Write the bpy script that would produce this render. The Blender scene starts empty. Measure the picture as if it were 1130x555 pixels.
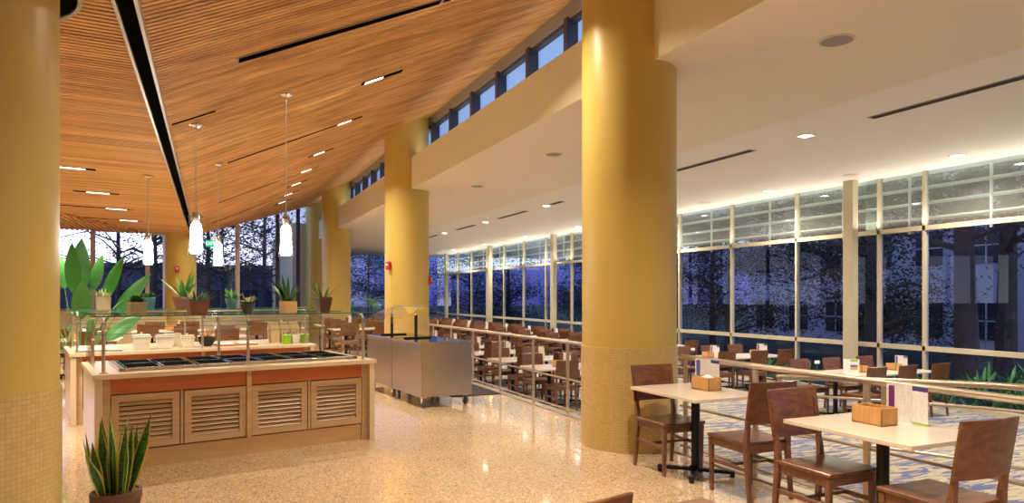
import bpy, bmesh, math, random
from mathutils import Vector, Matrix
random.seed(7)
scn = bpy.context.scene
COL = scn.collection
PI = math.pi
ORD = ['first','second','third','fourth','fifth','sixth','seventh','eighth','ninth','tenth','eleventh','twelfth',
       'thirteenth','fourteenth','fifteenth','sixteenth','seventeenth','eighteenth','nineteenth','twentieth']

# ------------------------------------------------------------------ materials
def nt(name):
    m = bpy.data.materials.new(name); m.use_nodes = True
    t = m.node_tree
    return m, t, t.nodes['Principled BSDF'], t.nodes['Material Output']
def lk(t, a, b): t.links.new(a, b)
def pm(name, col, rough=.5, metal=0., emit=None, es=0., var=0., vscale=8., spec=None, coat=0., bump=0.):
    m, t, b, o = nt(name)
    b.inputs['Base Color'].default_value = (*col, 1)
    b.inputs['Roughness'].default_value = rough
    b.inputs['Metallic'].default_value = metal
    if spec is not None: b.inputs['Specular IOR Level'].default_value = spec
    if coat: b.inputs['Coat Weight'].default_value = coat; b.inputs['Coat Roughness'].default_value = .08
    if emit: b.inputs['Emission Color'].default_value = (*emit, 1); b.inputs['Emission Strength'].default_value = es
    tc = t.nodes.new('ShaderNodeTexCoord'); n = t.nodes.new('ShaderNodeTexNoise')
    n.inputs['Scale'].default_value = vscale; n.inputs['Detail'].default_value = 4
    lk(t, tc.outputs['Object'], n.inputs['Vector'])
    if var:
        mx = t.nodes.new('ShaderNodeMix'); mx.data_type = 'RGBA'
        mx.inputs[6].default_value = (*[c*(1-var) for c in col], 1)
        mx.inputs[7].default_value = (*[min(1, c*(1+var)) for c in col], 1)
        lk(t, n.outputs['Fac'], mx.inputs[0]); lk(t, mx.outputs[2], b.inputs['Base Color'])
    if bump:
        bp = t.nodes.new('ShaderNodeBump'); bp.inputs['Strength'].default_value = bump; bp.inputs['Distance'].default_value = .01
        lk(t, n.outputs['Fac'], bp.inputs['Height']); lk(t, bp.outputs['Normal'], b.inputs['Normal'])
    return m
def ramp(t, stops, interp='LINEAR'):
    r = t.nodes.new('ShaderNodeValToRGB'); r.color_ramp.interpolation = interp
    e = r.color_ramp.elements
    while len(e) < len(stops): e.new(.5)
    for k, (p, c) in enumerate(stops): e[k].position = p; e[k].color = (*c, 1)
    return r
def mapped(t, scale, coord='Object', rot=(0,0,0)):
    tc = t.nodes.new('ShaderNodeTexCoord'); mp = t.nodes.new('ShaderNodeMapping')
    mp.inputs['Scale'].default_value = scale; mp.inputs['Rotation'].default_value = rot
    lk(t, tc.outputs[coord], mp.inputs['Vector']); return mp.outputs['Vector']
def wood(name, c0, c1, scale=(2, 14, 14), rough=.4, coord='Object', coat=0., dist=.6, rot=(0,0,0)):
    m, t, b, o = nt(name)
    v = mapped(t, scale, coord, rot)
    n = t.nodes.new('ShaderNodeTexNoise'); n.inputs['Scale'].default_value = 1.; n.inputs['Detail'].default_value = 5
    n.inputs['Distortion'].default_value = dist
    lk(t, v, n.inputs['Vector'])
    r = ramp(t, [(.3, c0), (.7, c1)]); lk(t, n.outputs['Fac'], r.inputs['Fac'])
    lk(t, r.outputs['Color'], b.inputs['Base Color']); b.inputs['Roughness'].default_value = rough
    if coat: b.inputs['Coat Weight'].default_value = coat; b.inputs['Coat Roughness'].default_value = .12
    return m
M = {}
def mk_terrazzo():
    m, t, b, o = nt('terrazzo')
    v = mapped(t, (1, 1, 1))
    vo = t.nodes.new('ShaderNodeTexVoronoi'); vo.inputs['Scale'].default_value = 95
    lk(t, v, vo.inputs['Vector'])
    sep = t.nodes.new('ShaderNodeSeparateColor'); lk(t, vo.outputs['Color'], sep.inputs['Color'])
    r = ramp(t, [(0, (.20,.12,.08)), (.13, (.42,.29,.18)), (.35, (.57,.42,.27)), (.75, (.62,.47,.31)), (1, (.80,.66,.48))], 'LINEAR')
    lk(t, sep.outputs[0], r.inputs['Fac'])
    n = t.nodes.new('ShaderNodeTexNoise'); n.inputs['Scale'].default_value = .6; lk(t, v, n.inputs['Vector'])
    mx = t.nodes.new('ShaderNodeMix'); mx.data_type = 'RGBA'; mx.blend_type = 'MULTIPLY'
    mx.inputs[0].default_value = 1.
    rr = ramp(t, [(.35, (.88,.86,.84)), (.65, (1.06,1.04,1.02))]); lk(t, n.outputs['Fac'], rr.inputs['Fac'])
    lk(t, r.outputs['Color'], mx.inputs[6]); lk(t, rr.outputs['Color'], mx.inputs[7])
    lk(t, mx.outputs[2], b.inputs['Base Color'])
    b.inputs['Roughness'].default_value = .065; b.inputs['Specular IOR Level'].default_value = .9
    return m
def mk_carpet():
    m, t, b, o = nt('carpet')
    v = mapped(t, (2.0, 11, 4))
    n = t.nodes.new('ShaderNodeTexNoise'); n.inputs['Scale'].default_value = 1.2; n.inputs['Detail'].default_value = 3
    n.inputs['Distortion'].default_value = 1.2; lk(t, v, n.inputs['Vector'])
    r = ramp(t, [(.42, (.09,.11,.24)), (.47, (.14,.16,.28)), (.50, (.38,.33,.21)), (.62, (.44,.38,.25)), (.72, (.20,.21,.27))])
    lk(t, n.outputs['Fac'], r.inputs['Fac'])
    n2 = t.nodes.new('ShaderNodeTexNoise'); n2.inputs['Scale'].default_value = 90
    v2 = mapped(t, (1,1,1)); lk(t, v2, n2.inputs['Vector'])
    mx = t.nodes.new('ShaderNodeMix'); mx.data_type = 'RGBA'; mx.blend_type = 'MULTIPLY'; mx.inputs[0].default_value = 1
    rr = ramp(t, [(.3, (.75,.75,.75)), (.7, (1.15,1.15,1.15))]); lk(t, n2.outputs['Fac'], rr.inputs['Fac'])
    lk(t, r.outputs['Color'], mx.inputs[6]); lk(t, rr.outputs['Color'], mx.inputs[7])
    lk(t, mx.outputs[2], b.inputs['Base Color']); b.inputs['Roughness'].default_value = .95
    return m
def mk_tile():
    m, t, b, o = nt('mosaic_tile')
    tc = t.nodes.new('ShaderNodeTexCoord')
    br = t.nodes.new('ShaderNodeTexBrick'); br.offset = 0; br.squash = 1
    br.inputs['Scale'].default_value = 1
    for k, val in (('Brick Width', .027), ('Row Height', .027), ('Mortar Size', .0022), ('Mortar Smooth', .1)):
        br.inputs[k].default_value = val
    br.inputs['Color1'].default_value = (.60,.44,.15,1); br.inputs['Color2'].default_value = (.68,.52,.21,1)
    br.inputs['Mortar'].default_value = (.50,.38,.17,1)
    lk(t, tc.outputs['UV'], br.inputs['Vector']); lk(t, br.outputs['Color'], b.inputs['Base Color'])
    bp = t.nodes.new('ShaderNodeBump'); bp.invert = True; bp.inputs['Strength'].default_value = .35; bp.inputs['Distance'].default_value = .003
    lk(t, br.outputs['Fac'], bp.inputs['Height']); lk(t, bp.outputs['Normal'], b.inputs['Normal'])
    b.inputs['Roughness'].default_value = .3
    return m
def mk_glass(name, tint, ior=1.5, rough=0., frit=0., refl=(1,1,1)):
    m, t, b, o = nt(name); t.nodes.remove(b)
    f = t.nodes.new('ShaderNodeFresnel'); ge = t.nodes.new('ShaderNodeNewGeometry'); mr = t.nodes.new('ShaderNodeMapRange')
    mr.inputs[3].default_value = ior; mr.inputs[4].default_value = 1/ior
    lk(t, ge.outputs['Backfacing'], mr.inputs[0]); lk(t, mr.outputs[0], f.inputs['IOR'])   # thin pane: the same from both sides
    a = t.nodes.new('ShaderNodeBsdfTransparent'); a.inputs['Color'].default_value = (*tint, 1)
    g = t.nodes.new('ShaderNodeBsdfGlossy'); g.inputs['Roughness'].default_value = rough; g.inputs['Color'].default_value = (*refl, 1)
    mx = t.nodes.new('ShaderNodeMixShader')
    lk(t, f.outputs[0], mx.inputs[0]); lk(t, a.outputs[0], mx.inputs[1]); lk(t, g.outputs[0], mx.inputs[2])
    if frit:
        di = t.nodes.new('ShaderNodeBsdfDiffuse'); di.inputs['Color'].default_value = (.82,.90,.88,1); m2 = t.nodes.new('ShaderNodeMixShader'); m2.inputs[0].default_value = frit
        lk(t, mx.outputs[0], m2.inputs[1]); lk(t, di.outputs[0], m2.inputs[2]); lk(t, m2.outputs[0], o.inputs['Surface'])
    else: lk(t, mx.outputs[0], o.inputs['Surface'])
    return m
def mk_leaf_striped():
    m, t, b, o = nt('snake_leaf')
    tc = t.nodes.new('ShaderNodeTexCoord'); sx = t.nodes.new('ShaderNodeSeparateXYZ'); lk(t, tc.outputs['UV'], sx.inputs[0])
    a = t.nodes.new('ShaderNodeMath'); a.operation = 'SUBTRACT'; a.inputs[1].default_value = .5; lk(t, sx.outputs[0], a.inputs[0])
    ab = t.nodes.new('ShaderNodeMath'); ab.operation = 'ABSOLUTE'; lk(t, a.outputs[0], ab.inputs[0])
    r = ramp(t, [(.33, (0,0,0)), (.37, (1,1,1))]); lk(t, ab.outputs[0], r.inputs['Fac'])
    n = t.nodes.new('ShaderNodeTexNoise'); n.inputs['Scale'].default_value = 1.; n.inputs['Detail'].default_value = 3
    mp = t.nodes.new('ShaderNodeMapping'); mp.inputs['Scale'].default_value = (2, 26, 1)
    lk(t, tc.outputs['UV'], mp.inputs['Vector']); lk(t, mp.outputs[0], n.inputs['Vector'])
    g = ramp(t, [(.38, (.012,.06,.015)), (.6, (.06,.20,.05))]); lk(t, n.outputs['Fac'], g.inputs['Fac'])
    mx = t.nodes.new('ShaderNodeMix'); mx.data_type = 'RGBA'
    lk(t, r.outputs['Color'], mx.inputs[0]); lk(t, g.outputs['Color'], mx.inputs[6]); mx.inputs[7].default_value = (.62,.58,.10,1)
    lk(t, mx.outputs[2], b.inputs['Base Color']); b.inputs['Roughness'].default_value = .35
    return m
def mk_paper(name, lines=(.35,.35,.4), base=(.86,.85,.85)):
    # printed text lines, running in bands along z
    m, t, b, o = nt(name)
    tc = t.nodes.new('ShaderNodeTexCoord')
    w = t.nodes.new('ShaderNodeTexNoise'); w.inputs['Scale'].default_value = 1; w.inputs['Detail'].default_value = 0
    mp = t.nodes.new('ShaderNodeMapping'); mp.inputs['Scale'].default_value = (90, 90, 20); lk(t, tc.outputs['Object'], mp.inputs['Vector'])
    lk(t, mp.outputs[0], w.inputs['Vector'])
    sx = t.nodes.new('ShaderNodeSeparateXYZ'); lk(t, tc.outputs['Object'], sx.inputs[0])
    mm = t.nodes.new('ShaderNodeMath'); mm.operation = 'MULTIPLY'; mm.inputs[1].default_value = 2*PI/.0125; lk(t, sx.outputs[2], mm.inputs[0])
    sn = t.nodes.new('ShaderNodeMath'); sn.operation = 'SINE'; lk(t, mm.outputs[0], sn.inputs[0])
    r1 = ramp(t, [(.55, (0,0,0)), (.75, (1,1,1))]); lk(t, sn.outputs[0], r1.inputs['Fac'])
    r2 = ramp(t, [(.42, (0,0,0)), (.5, (1,1,1))]); lk(t, w.outputs['Fac'], r2.inputs['Fac'])
    ml = t.nodes.new('ShaderNodeMath'); ml.operation = 'MULTIPLY'; lk(t, r1.outputs['Color'], ml.inputs[0]); lk(t, r2.outputs['Color'], ml.inputs[1])
    ms = t.nodes.new('ShaderNodeMath'); ms.operation = 'MULTIPLY'; ms.inputs[1].default_value = .55; lk(t, ml.outputs[0], ms.inputs[0])
    mx = t.nodes.new('ShaderNodeMix'); mx.data_type = 'RGBA'; lk(t, ms.outputs[0], mx.inputs[0])
    mx.inputs[6].default_value = (*base, 1); mx.inputs[7].default_value = (*lines, 1)
    lk(t, mx.outputs[2], b.inputs['Base Color']); b.inputs['Roughness'].default_value = .45
    return m
M['terrazzo'] = mk_terrazzo(); M['carpet'] = mk_carpet(); M['joint'] = pm('terrazzo_joint', (.30,.20,.12), .5, var=.1); M['tile'] = mk_tile()
M['winglass'] = mk_glass('window_glass', (.78,.80,1.0), 1.40, refl=(.60,.60,.66)); M['upglass'] = mk_glass('upper_window_glass', (.70,.80,.85), 3.2, frit=.06, refl=(.82,1.,1.))
M['topglass'] = mk_glass('clerestory_glass', (.92,.95,1.0), 1.5)
M['glass'] = mk_glass('clear_glass', (.97,.99,.98), 1.38)
M['glassedge'] = pm('glass_edge', (.05,.20,.16), .15, var=.1)
M['slat'] = wood('ceiling_slat_wood', (.42,.205,.062), (.86,.50,.19), (.30, 7, 3), .62)
M['slatgap'] = pm('ceiling_void', (.035,.013,.006), .9, var=.3)
M['black'] = pm('black_slot', (.004,.004,.005), 1., var=.2, spec=0.)
M['blackmetal'] = pm('black_powder_coat', (.012,.011,.012), .38, .3, var=.2)
M['alu'] = pm('aluminium', (.52,.50,.48), .35, .9, var=.06)
M['greymetal'] = pm('grey_metal', (.34,.33,.33), .4, .5, var=.06)
M['chrome'] = pm('chrome', (.8,.79,.76), .12, 1., var=.03)
M['steel'] = pm('brushed_steel', (.50,.45,.39), .27, 1., var=.08, vscale=3)
M['satin'] = pm('satin_steel', (.66,.57,.47), .32, .85, var=.04)
M['yellow'] = pm('yellow_paint', (.60,.455,.115), .38, var=.04, vscale=2)
M['plaster'] = pm('soffit_plaster', (.84,.74,.60), .8, var=.015, vscale=2)  # inner soffit panel: its shade is put into the plaster colour
M['plaster2'] = pm('soffit_plaster_pale', (.87,.82,.75), .8, var=.015, vscale=2)  # outer soffit panel: same plaster, lighter tone stands in for its light
M['fascia'] = pm('fascia_plaster', (.82,.78,.56), .8, var=.015)
M['wall'] = pm('wall_plaster', (.72,.60,.42), .85, var=.03)
M['frame'] = pm('window_frame_cream', (.62,.56,.40), .4, .1, var=.03)
M['darkframe'] = pm('window_frame_dark', (.05,.055,.09), .4, .3, var=.1)
M['louver'] = pm('louver_pale', (.80,.78,.66), .45, var=.03)
M['chair'] = wood('walnut', (.10,.037,.015), (.24,.098,.042), (4, 22, 3), .32, coat=.25, dist=1.6)
M['chairback'] = wood('walnut_veneer', (.098,.036,.015), (.225,.091,.039), (5, 5, 11), .3, coat=.3, dist=2.2)
M['tabletop'] = pm('cream_laminate', (.80,.70,.60), .2, var=.03, coat=.3)
M['tableedge'] = pm('table_edge', (.50,.36,.22), .4, var=.06)
M['darktable'] = wood('dark_table', (.16,.085,.05), (.24,.14,.09), (3,20,3), .35)
M['orange'] = wood('orange_veneer', (.46,.125,.030), (.56,.17,.045), (1.2, 30, 26), .38)
M['maple'] = wood('maple', (.56,.37,.18), (.68,.47,.25), (1.0, 24, 16), .42)
M['louverwood'] = wood('louver_door_wood', (.50,.345,.19), (.62,.445,.26), (1.5, 30, 30), .35)
M['stone'] = pm('cream_stone', (.72,.60,.42), .25, var=.05, vscale=30, coat=.2)
M['dark'] = pm('dark_recess', (.035,.022,.015), .8, var=.2)
M['pan'] = pm('black_pan', (.008,.008,.009), .8, 0, var=.1, spec=.0)
M['bamboo'] = wood('bamboo', (.50,.265,.085), (.66,.38,.14), (40, 40, 3), .4)
M['paper'] = mk_paper('menu_paper'); M['white'] = pm('white_card', (.86,.86,.85), .5, var=.02)
M['napkin'] = pm('white_napkin', (.88,.87,.85), .9, var=.03)
M['purple'] = pm('purple_print', (.20,.03,.20), .5, var=.05); M['navy'] = pm('navy_print', (.06,.05,.22), .5, var=.05)
M['red'] = pm('red_print', (.62,.04,.03), .4, var=.05); M['green'] = pm('green_print', (.28,.55,.04), .45, var=.05)
M['orangeprint'] = pm('orange_print', (.85,.32,.03), .5, var=.05); M['blueprint'] = pm('blue_print', (.12,.12,.45), .5, var=.05)
M['ceramic'] = pm('white_ceramic', (.80,.76,.66), .15, var=.02, coat=.4)
M['lime'] = pm('lime_bucket', (.26,.55,.02), .3, var=.05)
M['kraft'] = pm('kraft_paper', (.52,.38,.22), .8, var=.06)
M['terracotta'] = pm('terracotta', (.20,.085,.045), .7, var=.15, vscale=20)
M['browncer'] = pm('brown_pot', (.075,.030,.018), .3, var=.1, coat=.4)
M['concrete'] = pm('concrete_pot', (.33,.28,.17), .9, var=.2, vscale=18)
M['creampot'] = pm('cream_pot', (.62,.45,.22), .6, var=.05)
M['teal'] = pm('teal_pot', (.03,.12,.15), .35, var=.1, coat=.3)
M['darkpot'] = pm('dark_green_pot', (.015,.03,.03), .2, var=.1, coat=.5)
M['mauvepot'] = pm('mauve_brown_pot', (.15,.07,.05), .65, var=.12, vscale=12)
M['soil'] = pm('soil', (.16,.10,.06), .95, var=.5, vscale=60, bump=.6)
M['snakeleaf'] = mk_leaf_striped()
M['leaf'] = pm('leaf_green', (.035,.19,.03), .38, var=.4, vscale=4)
M['leafbright'] = pm('leaf_bright', (.10,.34,.05), .4, var=.4, vscale=4)
M['leafpale'] = pm('leaf_pale', (.42,.52,.24), .45, var=.25, vscale=10)
M['leafgrey'] = pm('leaf_greygreen', (.10,.25,.14), .5, var=.3, vscale=10)
M['leafdark'] = pm('leaf_dark', (.015,.07,.025), .5, var=.4, vscale=10)
M['bark'] = pm('tree_bark', (.10,.075,.075), .9, var=.4, vscale=6)
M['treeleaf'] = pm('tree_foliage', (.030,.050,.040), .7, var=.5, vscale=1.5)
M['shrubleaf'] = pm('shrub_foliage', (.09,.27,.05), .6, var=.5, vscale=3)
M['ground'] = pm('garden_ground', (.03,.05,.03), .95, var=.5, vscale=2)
M['dusk_wall'] = pm('outside_stucco', (.46,.45,.56), .9, var=.05)
M['dusk_glass'] = pm('outside_window', (.03,.035,.07), .15, var=.2)
M['dusk_dark'] = pm('outside_dark_wall', (.10,.11,.17), .8, var=.1)
M['glowlamp'] = pm('lit_outside_lamp', (.9,.9,.8), .5, emit=(1,.95,.8), es=3., var=.01)
M['rubber'] = pm('black_rubber', (.015,.014,.014), .75, var=.25, vscale=40)
M['wheel'] = pm('caster_rubber', (.10,.09,.085), .5, var=.1)
M['cooktop'] = pm('black_glass_top', (.012,.012,.014), .06, 0, var=.1, spec=.9)
M['speaker'] = pm('speaker_grille', (.33,.30,.28), .7, var=.1, vscale=90)
M['offwhite'] = pm('offwhite_metal', (.74,.68,.58), .5, var=.02)
M['lit'] = pm('lit_lens', (1,1,1), .5, emit=(1,.93,.82), es=14., var=.001)
M['litwood'] = pm('lit_lens_cool', (1,1,1), .5, emit=(1,.90,.84), es=3.5, var=.001)
M['bulb'] = pm('pendant_diffuser', (1,1,1), .4, emit=(1,.96,.84), es=25., var=.001)
M['exitgreen'] = pm('exit_green', (.0,.25,.12), .4, emit=(.0,.5,.22), es=.9, var=.02)
M['exittext'] = pm('exit_letters', (.8,1,.9), .4, emit=(.7,1,.85), es=1.4, var=.01)
M['alarm'] = pm('alarm_red', (.55,.03,.02), .4, var=.05)

# ------------------------------------------------------------------ mesh builder
class MB:
    def __init__(s): s.v = []; s.f = []; s.uv = {}
    def add(s, vs, fs, uvs=None):
        o = len(s.v); s.v += [tuple(p) for p in vs]; s.f += [tuple(o+i for i in f) for f in fs]
        if uvs:
            for i, u in enumerate(uvs): s.uv[o+i] = u
        return s
    def box(s, x0, x1, y0, y1, z0, z1):
        vs = [(x,y,z) for x in (x0,x1) for y in (y0,y1) for z in (z0,z1)]
        return s.add(vs, [(0,1,3,2),(4,6,7,5),(0,4,5,1),(2,3,7,6),(0,2,6,4),(1,5,7,3)])
    def hexa(s, b, t):   # 4 bottom pts, 4 top pts (ccw from above)
        return s.add(list(b)+list(t), [(3,2,1,0),(4,5,6,7),(0,1,5,4),(1,2,6,5),(2,3,7,6),(3,0,4,7)])
    def bar(s, p, q, w, h=None, up=(0,0,1)):   # rectangular bar from p to q
        h = h or w; p = Vector(p); q = Vector(q); d = (q-p).normalized(); u = Vector(up)
        if abs(d.dot(u)) > .98: u = Vector((0,1,0))
        r = d.cross(u).normalized(); u = r.cross(d)
        c = [r*(w/2)*a + u*(h/2)*b for a, b in ((-1,-1),(1,-1),(1,1),(-1,1))]
        return s.hexa([p+k for k in c], [q+k for k in c])
    def cyl(s, x, y, z0, z1, r0, r1=None, n=20, cap=True):
        r1 = r0 if r1 is None else r1
        return s.lathe([(r0,z0),(r1,z1)], x, y, n, cap)
    def lathe(s, prof, x=0, y=0, n=20, cap=True):
        vs = []; fs = []
        for r, z in prof:
            for k in range(n):
                a = 2*PI*k/n; vs.append((x+r*math.cos(a), y+r*math.sin(a), z))
        for j in range(len(prof)-1):
            for k in range(n):
                k2 = (k+1) % n; fs.append((j*n+k, j*n+k2, (j+1)*n+k2, (j+1)*n+k))
        if cap:
            fs.append(tuple(range(n-1,-1,-1))); o = (len(prof)-1)*n; fs.append(tuple(o+k for k in range(n)))
        return s.add(vs, fs)
    def tube(s, pts, r, n=8, r1=None):
        pts = [Vector(p) for p in pts]; r1 = r if r1 is None else r1; vs = []; fs = []
        N = len(pts)
        for i, p in enumerate(pts):
            d = (pts[min(i+1,N-1)] - pts[max(i-1,0)]).normalized()
            u = Vector((0,0,1)) if abs(d.z) < .95 else Vector((1,0,0))
            a = d.cross(u).normalized(); b = a.cross(d)
            rr = r + (r1-r)*i/(N-1)
            for k in range(n):
                t = 2*PI*k/n; vs.append(p + a*rr*math.cos(t) + b*rr*math.sin(t))
        for j in range(N-1):
            for k in range(n):
                k2 = (k+1) % n; fs.append((j*n+k, (j+1)*n+k, (j+1)*n+k2, j*n+k2))
        fs.append(tuple(range(n))); fs.append(tuple((N-1)*n+k for k in range(n-1,-1,-1)))
        return s.add(vs, fs)
    def leaf(s, base, az, el, length, width, bend=0., prof=None, fold=.15, seg=6, twist=0., roll=0.):
        # blade: starts at base, azimuth az, elevation el, bends downwards by 'bend' radians over its length
        prof = prof or (lambda t: math.sin(PI*min(1, t*.92+.08))**.8)
        p = Vector(base); vs = []; uv = []; fs = []
        for i in range(seg+1):
            t = i/seg; e = el - bend*t
            d = Vector((math.cos(az)*math.cos(e), math.sin(az)*math.cos(e), math.sin(e)))
            side = Vector((-math.sin(az+twist), math.cos(az+twist), 0)); nrm = d.cross(side).normalized()
            side, nrm = side*math.cos(roll)+nrm*math.sin(roll), nrm*math.cos(roll)-side*math.sin(roll)
            w = width/2*max(.02, prof(t))
            vs += [p - side*w + nrm*(-fold*w), p, p + side*w + nrm*(-fold*w)]
            uv += [(0,t),(.5,t),(1,t)]
            p = p + d*(length/seg)
        for i in range(seg):
            o = 3*i; fs += [(o,o+1,o+4,o+3),(o+1,o+2,o+5,o+4)]
        return s.add(vs, fs, uv)
    def xf(s, mat):
        s.v = [tuple(mat @ Vector(p)) for p in s.v]; return s
    def mesh(s, name, mat, bevel=0., smooth=False, seg=2):
        me = bpy.data.meshes.new(name); me.from_pydata(s.v, [], s.f)
        if bevel or True:
            bm = bmesh.new(); bm.from_mesh(me)
            if not s.uv: bmesh.ops.recalc_face_normals(bm, faces=bm.faces)
            if bevel:
                es = [e for e in bm.edges if len(e.link_faces) == 2 and e.calc_face_angle(0) > .6]
                bmesh.ops.bevel(bm, geom=es, offset=bevel, segments=seg, affect='EDGES', profile=.6)
            bm.to_mesh(me); bm.free()
        if s.uv:
            ul = me.uv_layers.new(name='UVMap')
            for l in me.loops: ul.data[l.index].uv = s.uv.get(l.vertex_index, (0,0))
        me.materials.append(mat)
        if smooth:
            for p in me.polygons: p.use_smooth = True
            try: me.set_sharp_from_angle(angle=math.radians(40))
            except Exception: pass
        me.update(); return me
    def build(s, name, mat, parent=None, bevel=0., smooth=False, seg=2):
        o = bpy.data.objects.new(name, s.mesh(name, mat, bevel, smooth, seg)); COL.objects.link(o)
        if parent: o.parent = parent
        return o
def tag(o, label=None, cat=None, group=None, kind=None):
    if label: o['label'] = label
    if cat: o['category'] = cat
    if group: o['group'] = group
    if kind: o['kind'] = kind
    return o
def thing(name, label, cat, loc=(0,0,0), rz=0., group=None):
    o = bpy.data.objects.new(name, None); COL.objects.link(o); o.empty_display_size = .1
    o.location = loc; o.rotation_euler = (0,0,rz)
    return tag(o, label, cat, group)
def copy_tree(o, parent=None, depth=0):
    c = o.copy(); COL.objects.link(c)
    if parent: c.parent = parent
    for ch in KIDS.get(o.name, []): copy_tree(ch, c)
    return c
KIDS = {}
def index_kids(root):
    KIDS[root.name] = list(root.children)
    for ch in root.children: index_kids(ch)
def place(proto, loc, rz, label, cat=None, group=None):
    c = copy_tree(proto); c.location = loc; c.rotation_euler = (0,0,rz); c['label'] = label
    if cat: c['category'] = cat
    if group: c['group'] = group
    return c
def drop(root):
    for ch in KIDS.get(root.name, []): drop(ch)
    bpy.data.objects.remove(root)
def struct(name, mb, mat, parent=None, **k):
    o = mb.build(name, mat, parent, **k); o['kind'] = 'structure'; return o

# ------------------------------------------------------------------ setting
LOW = -.5          # the lower dining level
WX = 8.33          # window wall
CZ = 3.95          # soffit height
def wz(x): return 5.45 + .4547*x            # pitched wood ceiling
def lz(x): return 3.37 - .03*(x+4.574)      # flat wood ceiling
struct('floor', MB().box(-18, .28, -7, 31, -.12, 0), M['terrazzo'])
fl = MB().box(.28, WX+.1, -7, 39.2, LOW-.1, LOW)
struct('floor', fl, M['carpet'])
rp = MB()
rp.add([(.28,-7,0),(1.46,-7,0),(1.46,3.1,0),(.28,3.1,0),(1.46,9.6,LOW),(.28,9.6,LOW),(.28,-7,LOW),(1.46,-7,LOW),(1.46,3.1,LOW),(.28,3.1,LOW)],
       [(0,1,2,3),(3,2,4,5),(1,7,8,2),(2,8,4)])
struct('floor', rp, M['carpet'])
struct('trim_1', MB().box(.17,.30,-7,31,-.5,.012), M['satin'])     # metal nosing along the upper floor edge
jt = MB()
for xx in (-.62, -3.3): jt.box(xx, xx+.005, -7, 31, 0, .0008)
for yy in (1.2, 4.4, 7.7, 10.9, 14.2, 17.4, 20.6): jt.box(-18, .17, yy, yy+.005, 0, .0008)
struct('trim_2', jt, M['joint'])                               # divider strips in the terrazzo

# soffit over the dining level: two very slightly folded planes, fascia, roof
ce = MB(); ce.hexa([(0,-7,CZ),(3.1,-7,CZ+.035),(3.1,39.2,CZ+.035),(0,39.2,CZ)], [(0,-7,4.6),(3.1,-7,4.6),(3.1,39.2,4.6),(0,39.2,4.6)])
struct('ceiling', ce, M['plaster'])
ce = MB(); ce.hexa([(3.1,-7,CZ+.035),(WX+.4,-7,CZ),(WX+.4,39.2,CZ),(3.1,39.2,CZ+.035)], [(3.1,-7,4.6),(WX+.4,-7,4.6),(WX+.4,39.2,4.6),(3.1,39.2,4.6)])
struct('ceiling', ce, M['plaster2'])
struct('trim_3', MB().box(-.03,.02,-7,29.2,CZ-.002,4.65), M['fascia'])    # fascia
# pitched slatted ceiling
def diag_x(y): return -4.55 + (y-22.4)*.637
s = MB(); y = -6.5
while y < 29.6:
    x0 = -4.515 if y < 22.4 else diag_x(y)+.02; x1 = .52
    if x0 < x1-.1:
        a, b = y, y+.044
        s.hexa([(x0,a,wz(x0)),(x1,a,wz(x1)),(x1,b,wz(x1)),(x0,b,wz(x0))], [(x0,a,wz(x0)+.05),(x1,a,wz(x1)+.05),(x1,b,wz(x1)+.05),(x0,b,wz(x0)+.05)])
    y += .068
struct('ceiling', s, M['slat'])
s = MB(); y = -6.5
while y < 22.2:
    x0, x1 = -18, -4.63; a, b = y, y+.044
    s.hexa([(x0,a,lz(x0)),(x1,a,lz(x1)),(x1,b,lz(x1)),(x0,b,lz(x0))], [(x0,a,lz(x0)+.05),(x1,a,lz(x1)+.05),(x1,b,lz(x1)+.05),(x0,b,lz(x0)+.05)])
    y += .068
struct('ceiling', s, M['slat'])
bk = MB()
pg = [(-4.57,-7),(.6,-7),(.6,30.4),(-.35,29.0),(-4.57,22.37)]
bk.add([(x,y,wz(x)+.06) for x, y in pg]+[(x,y,6.2) for x, y in pg], [(4,3,2,1,0),(5,6,7,8,9)]+[(i,(i+1)%5,5+(i+1)%5,5+i) for i in range(5)])
bk.hexa([(-18,-7,lz(-18)+.06),(-4.57,-7,lz(-4.57)+.06),(-4.57,22.3,lz(-4.57)+.06),(-18,22.3,lz(-18)+.06)], [(-18,-7,6.2),(-4.57,-7,6.2),(-4.57,22.3,6.2),(-18,22.3,6.2)])
struct('ceiling', bk, M['slatgap'])
# slats turned the other way in the corner by the left windows
s = MB(); x = -9.4
while x < -5.55:
    ya = 18 + (x+7.1)*2.75 if x > -7.1 else 18 + (-7.1-x)*1.7
    if ya < 22: s.box(x, x+.05, ya, 22.1, lz(x)-.06, lz(x)-.01)
    x += .12
struct('ceiling', s, M['slat'])
# black valley slot with aluminium edges
struct('trim_4', MB().box(-4.625,-4.520,-6.9,22.3,wz(-4.574)-.002,wz(-4.574)+.04), M['black'])
for nm, xx in (('trim_5',-4.648),('trim_6',-4.525)):
    struct(nm, MB().box(xx, xx+.022, -6.9, 22.3, wz(-4.574)-.028, wz(-4.574)+.05), M['alu'])

# clerestory strip over the fascia
struct('trim_7', MB().box(.48,.62,-7,29.4,5.46,5.74), M['greymetal'])
k = 0; y = 3.36
ys = []
while y < 29: ys.append(y); y += 1.26
for i in range(len(ys)-1):
    k += 1
    w = struct('window_%d' % k, MB().add([(.55,ys[i],4.55),(.55,ys[i+1],4.55),(.55,ys[i+1],5.47),(.55,ys[i],5.47)], [(0,1,2,3)]), M['topglass'])
    f = MB().box(.44,.62,ys[i]-.05,ys[i]+.05,4.55,5.47); f.box(.50,.60,ys[i],ys[i+1],5.40,5.47)
    f.build('window_frame', M['darkframe'], w)
struct('trim_8', MB().box(0,.62,-7,29.4,4.55,4.60), M['fascia'])

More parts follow.
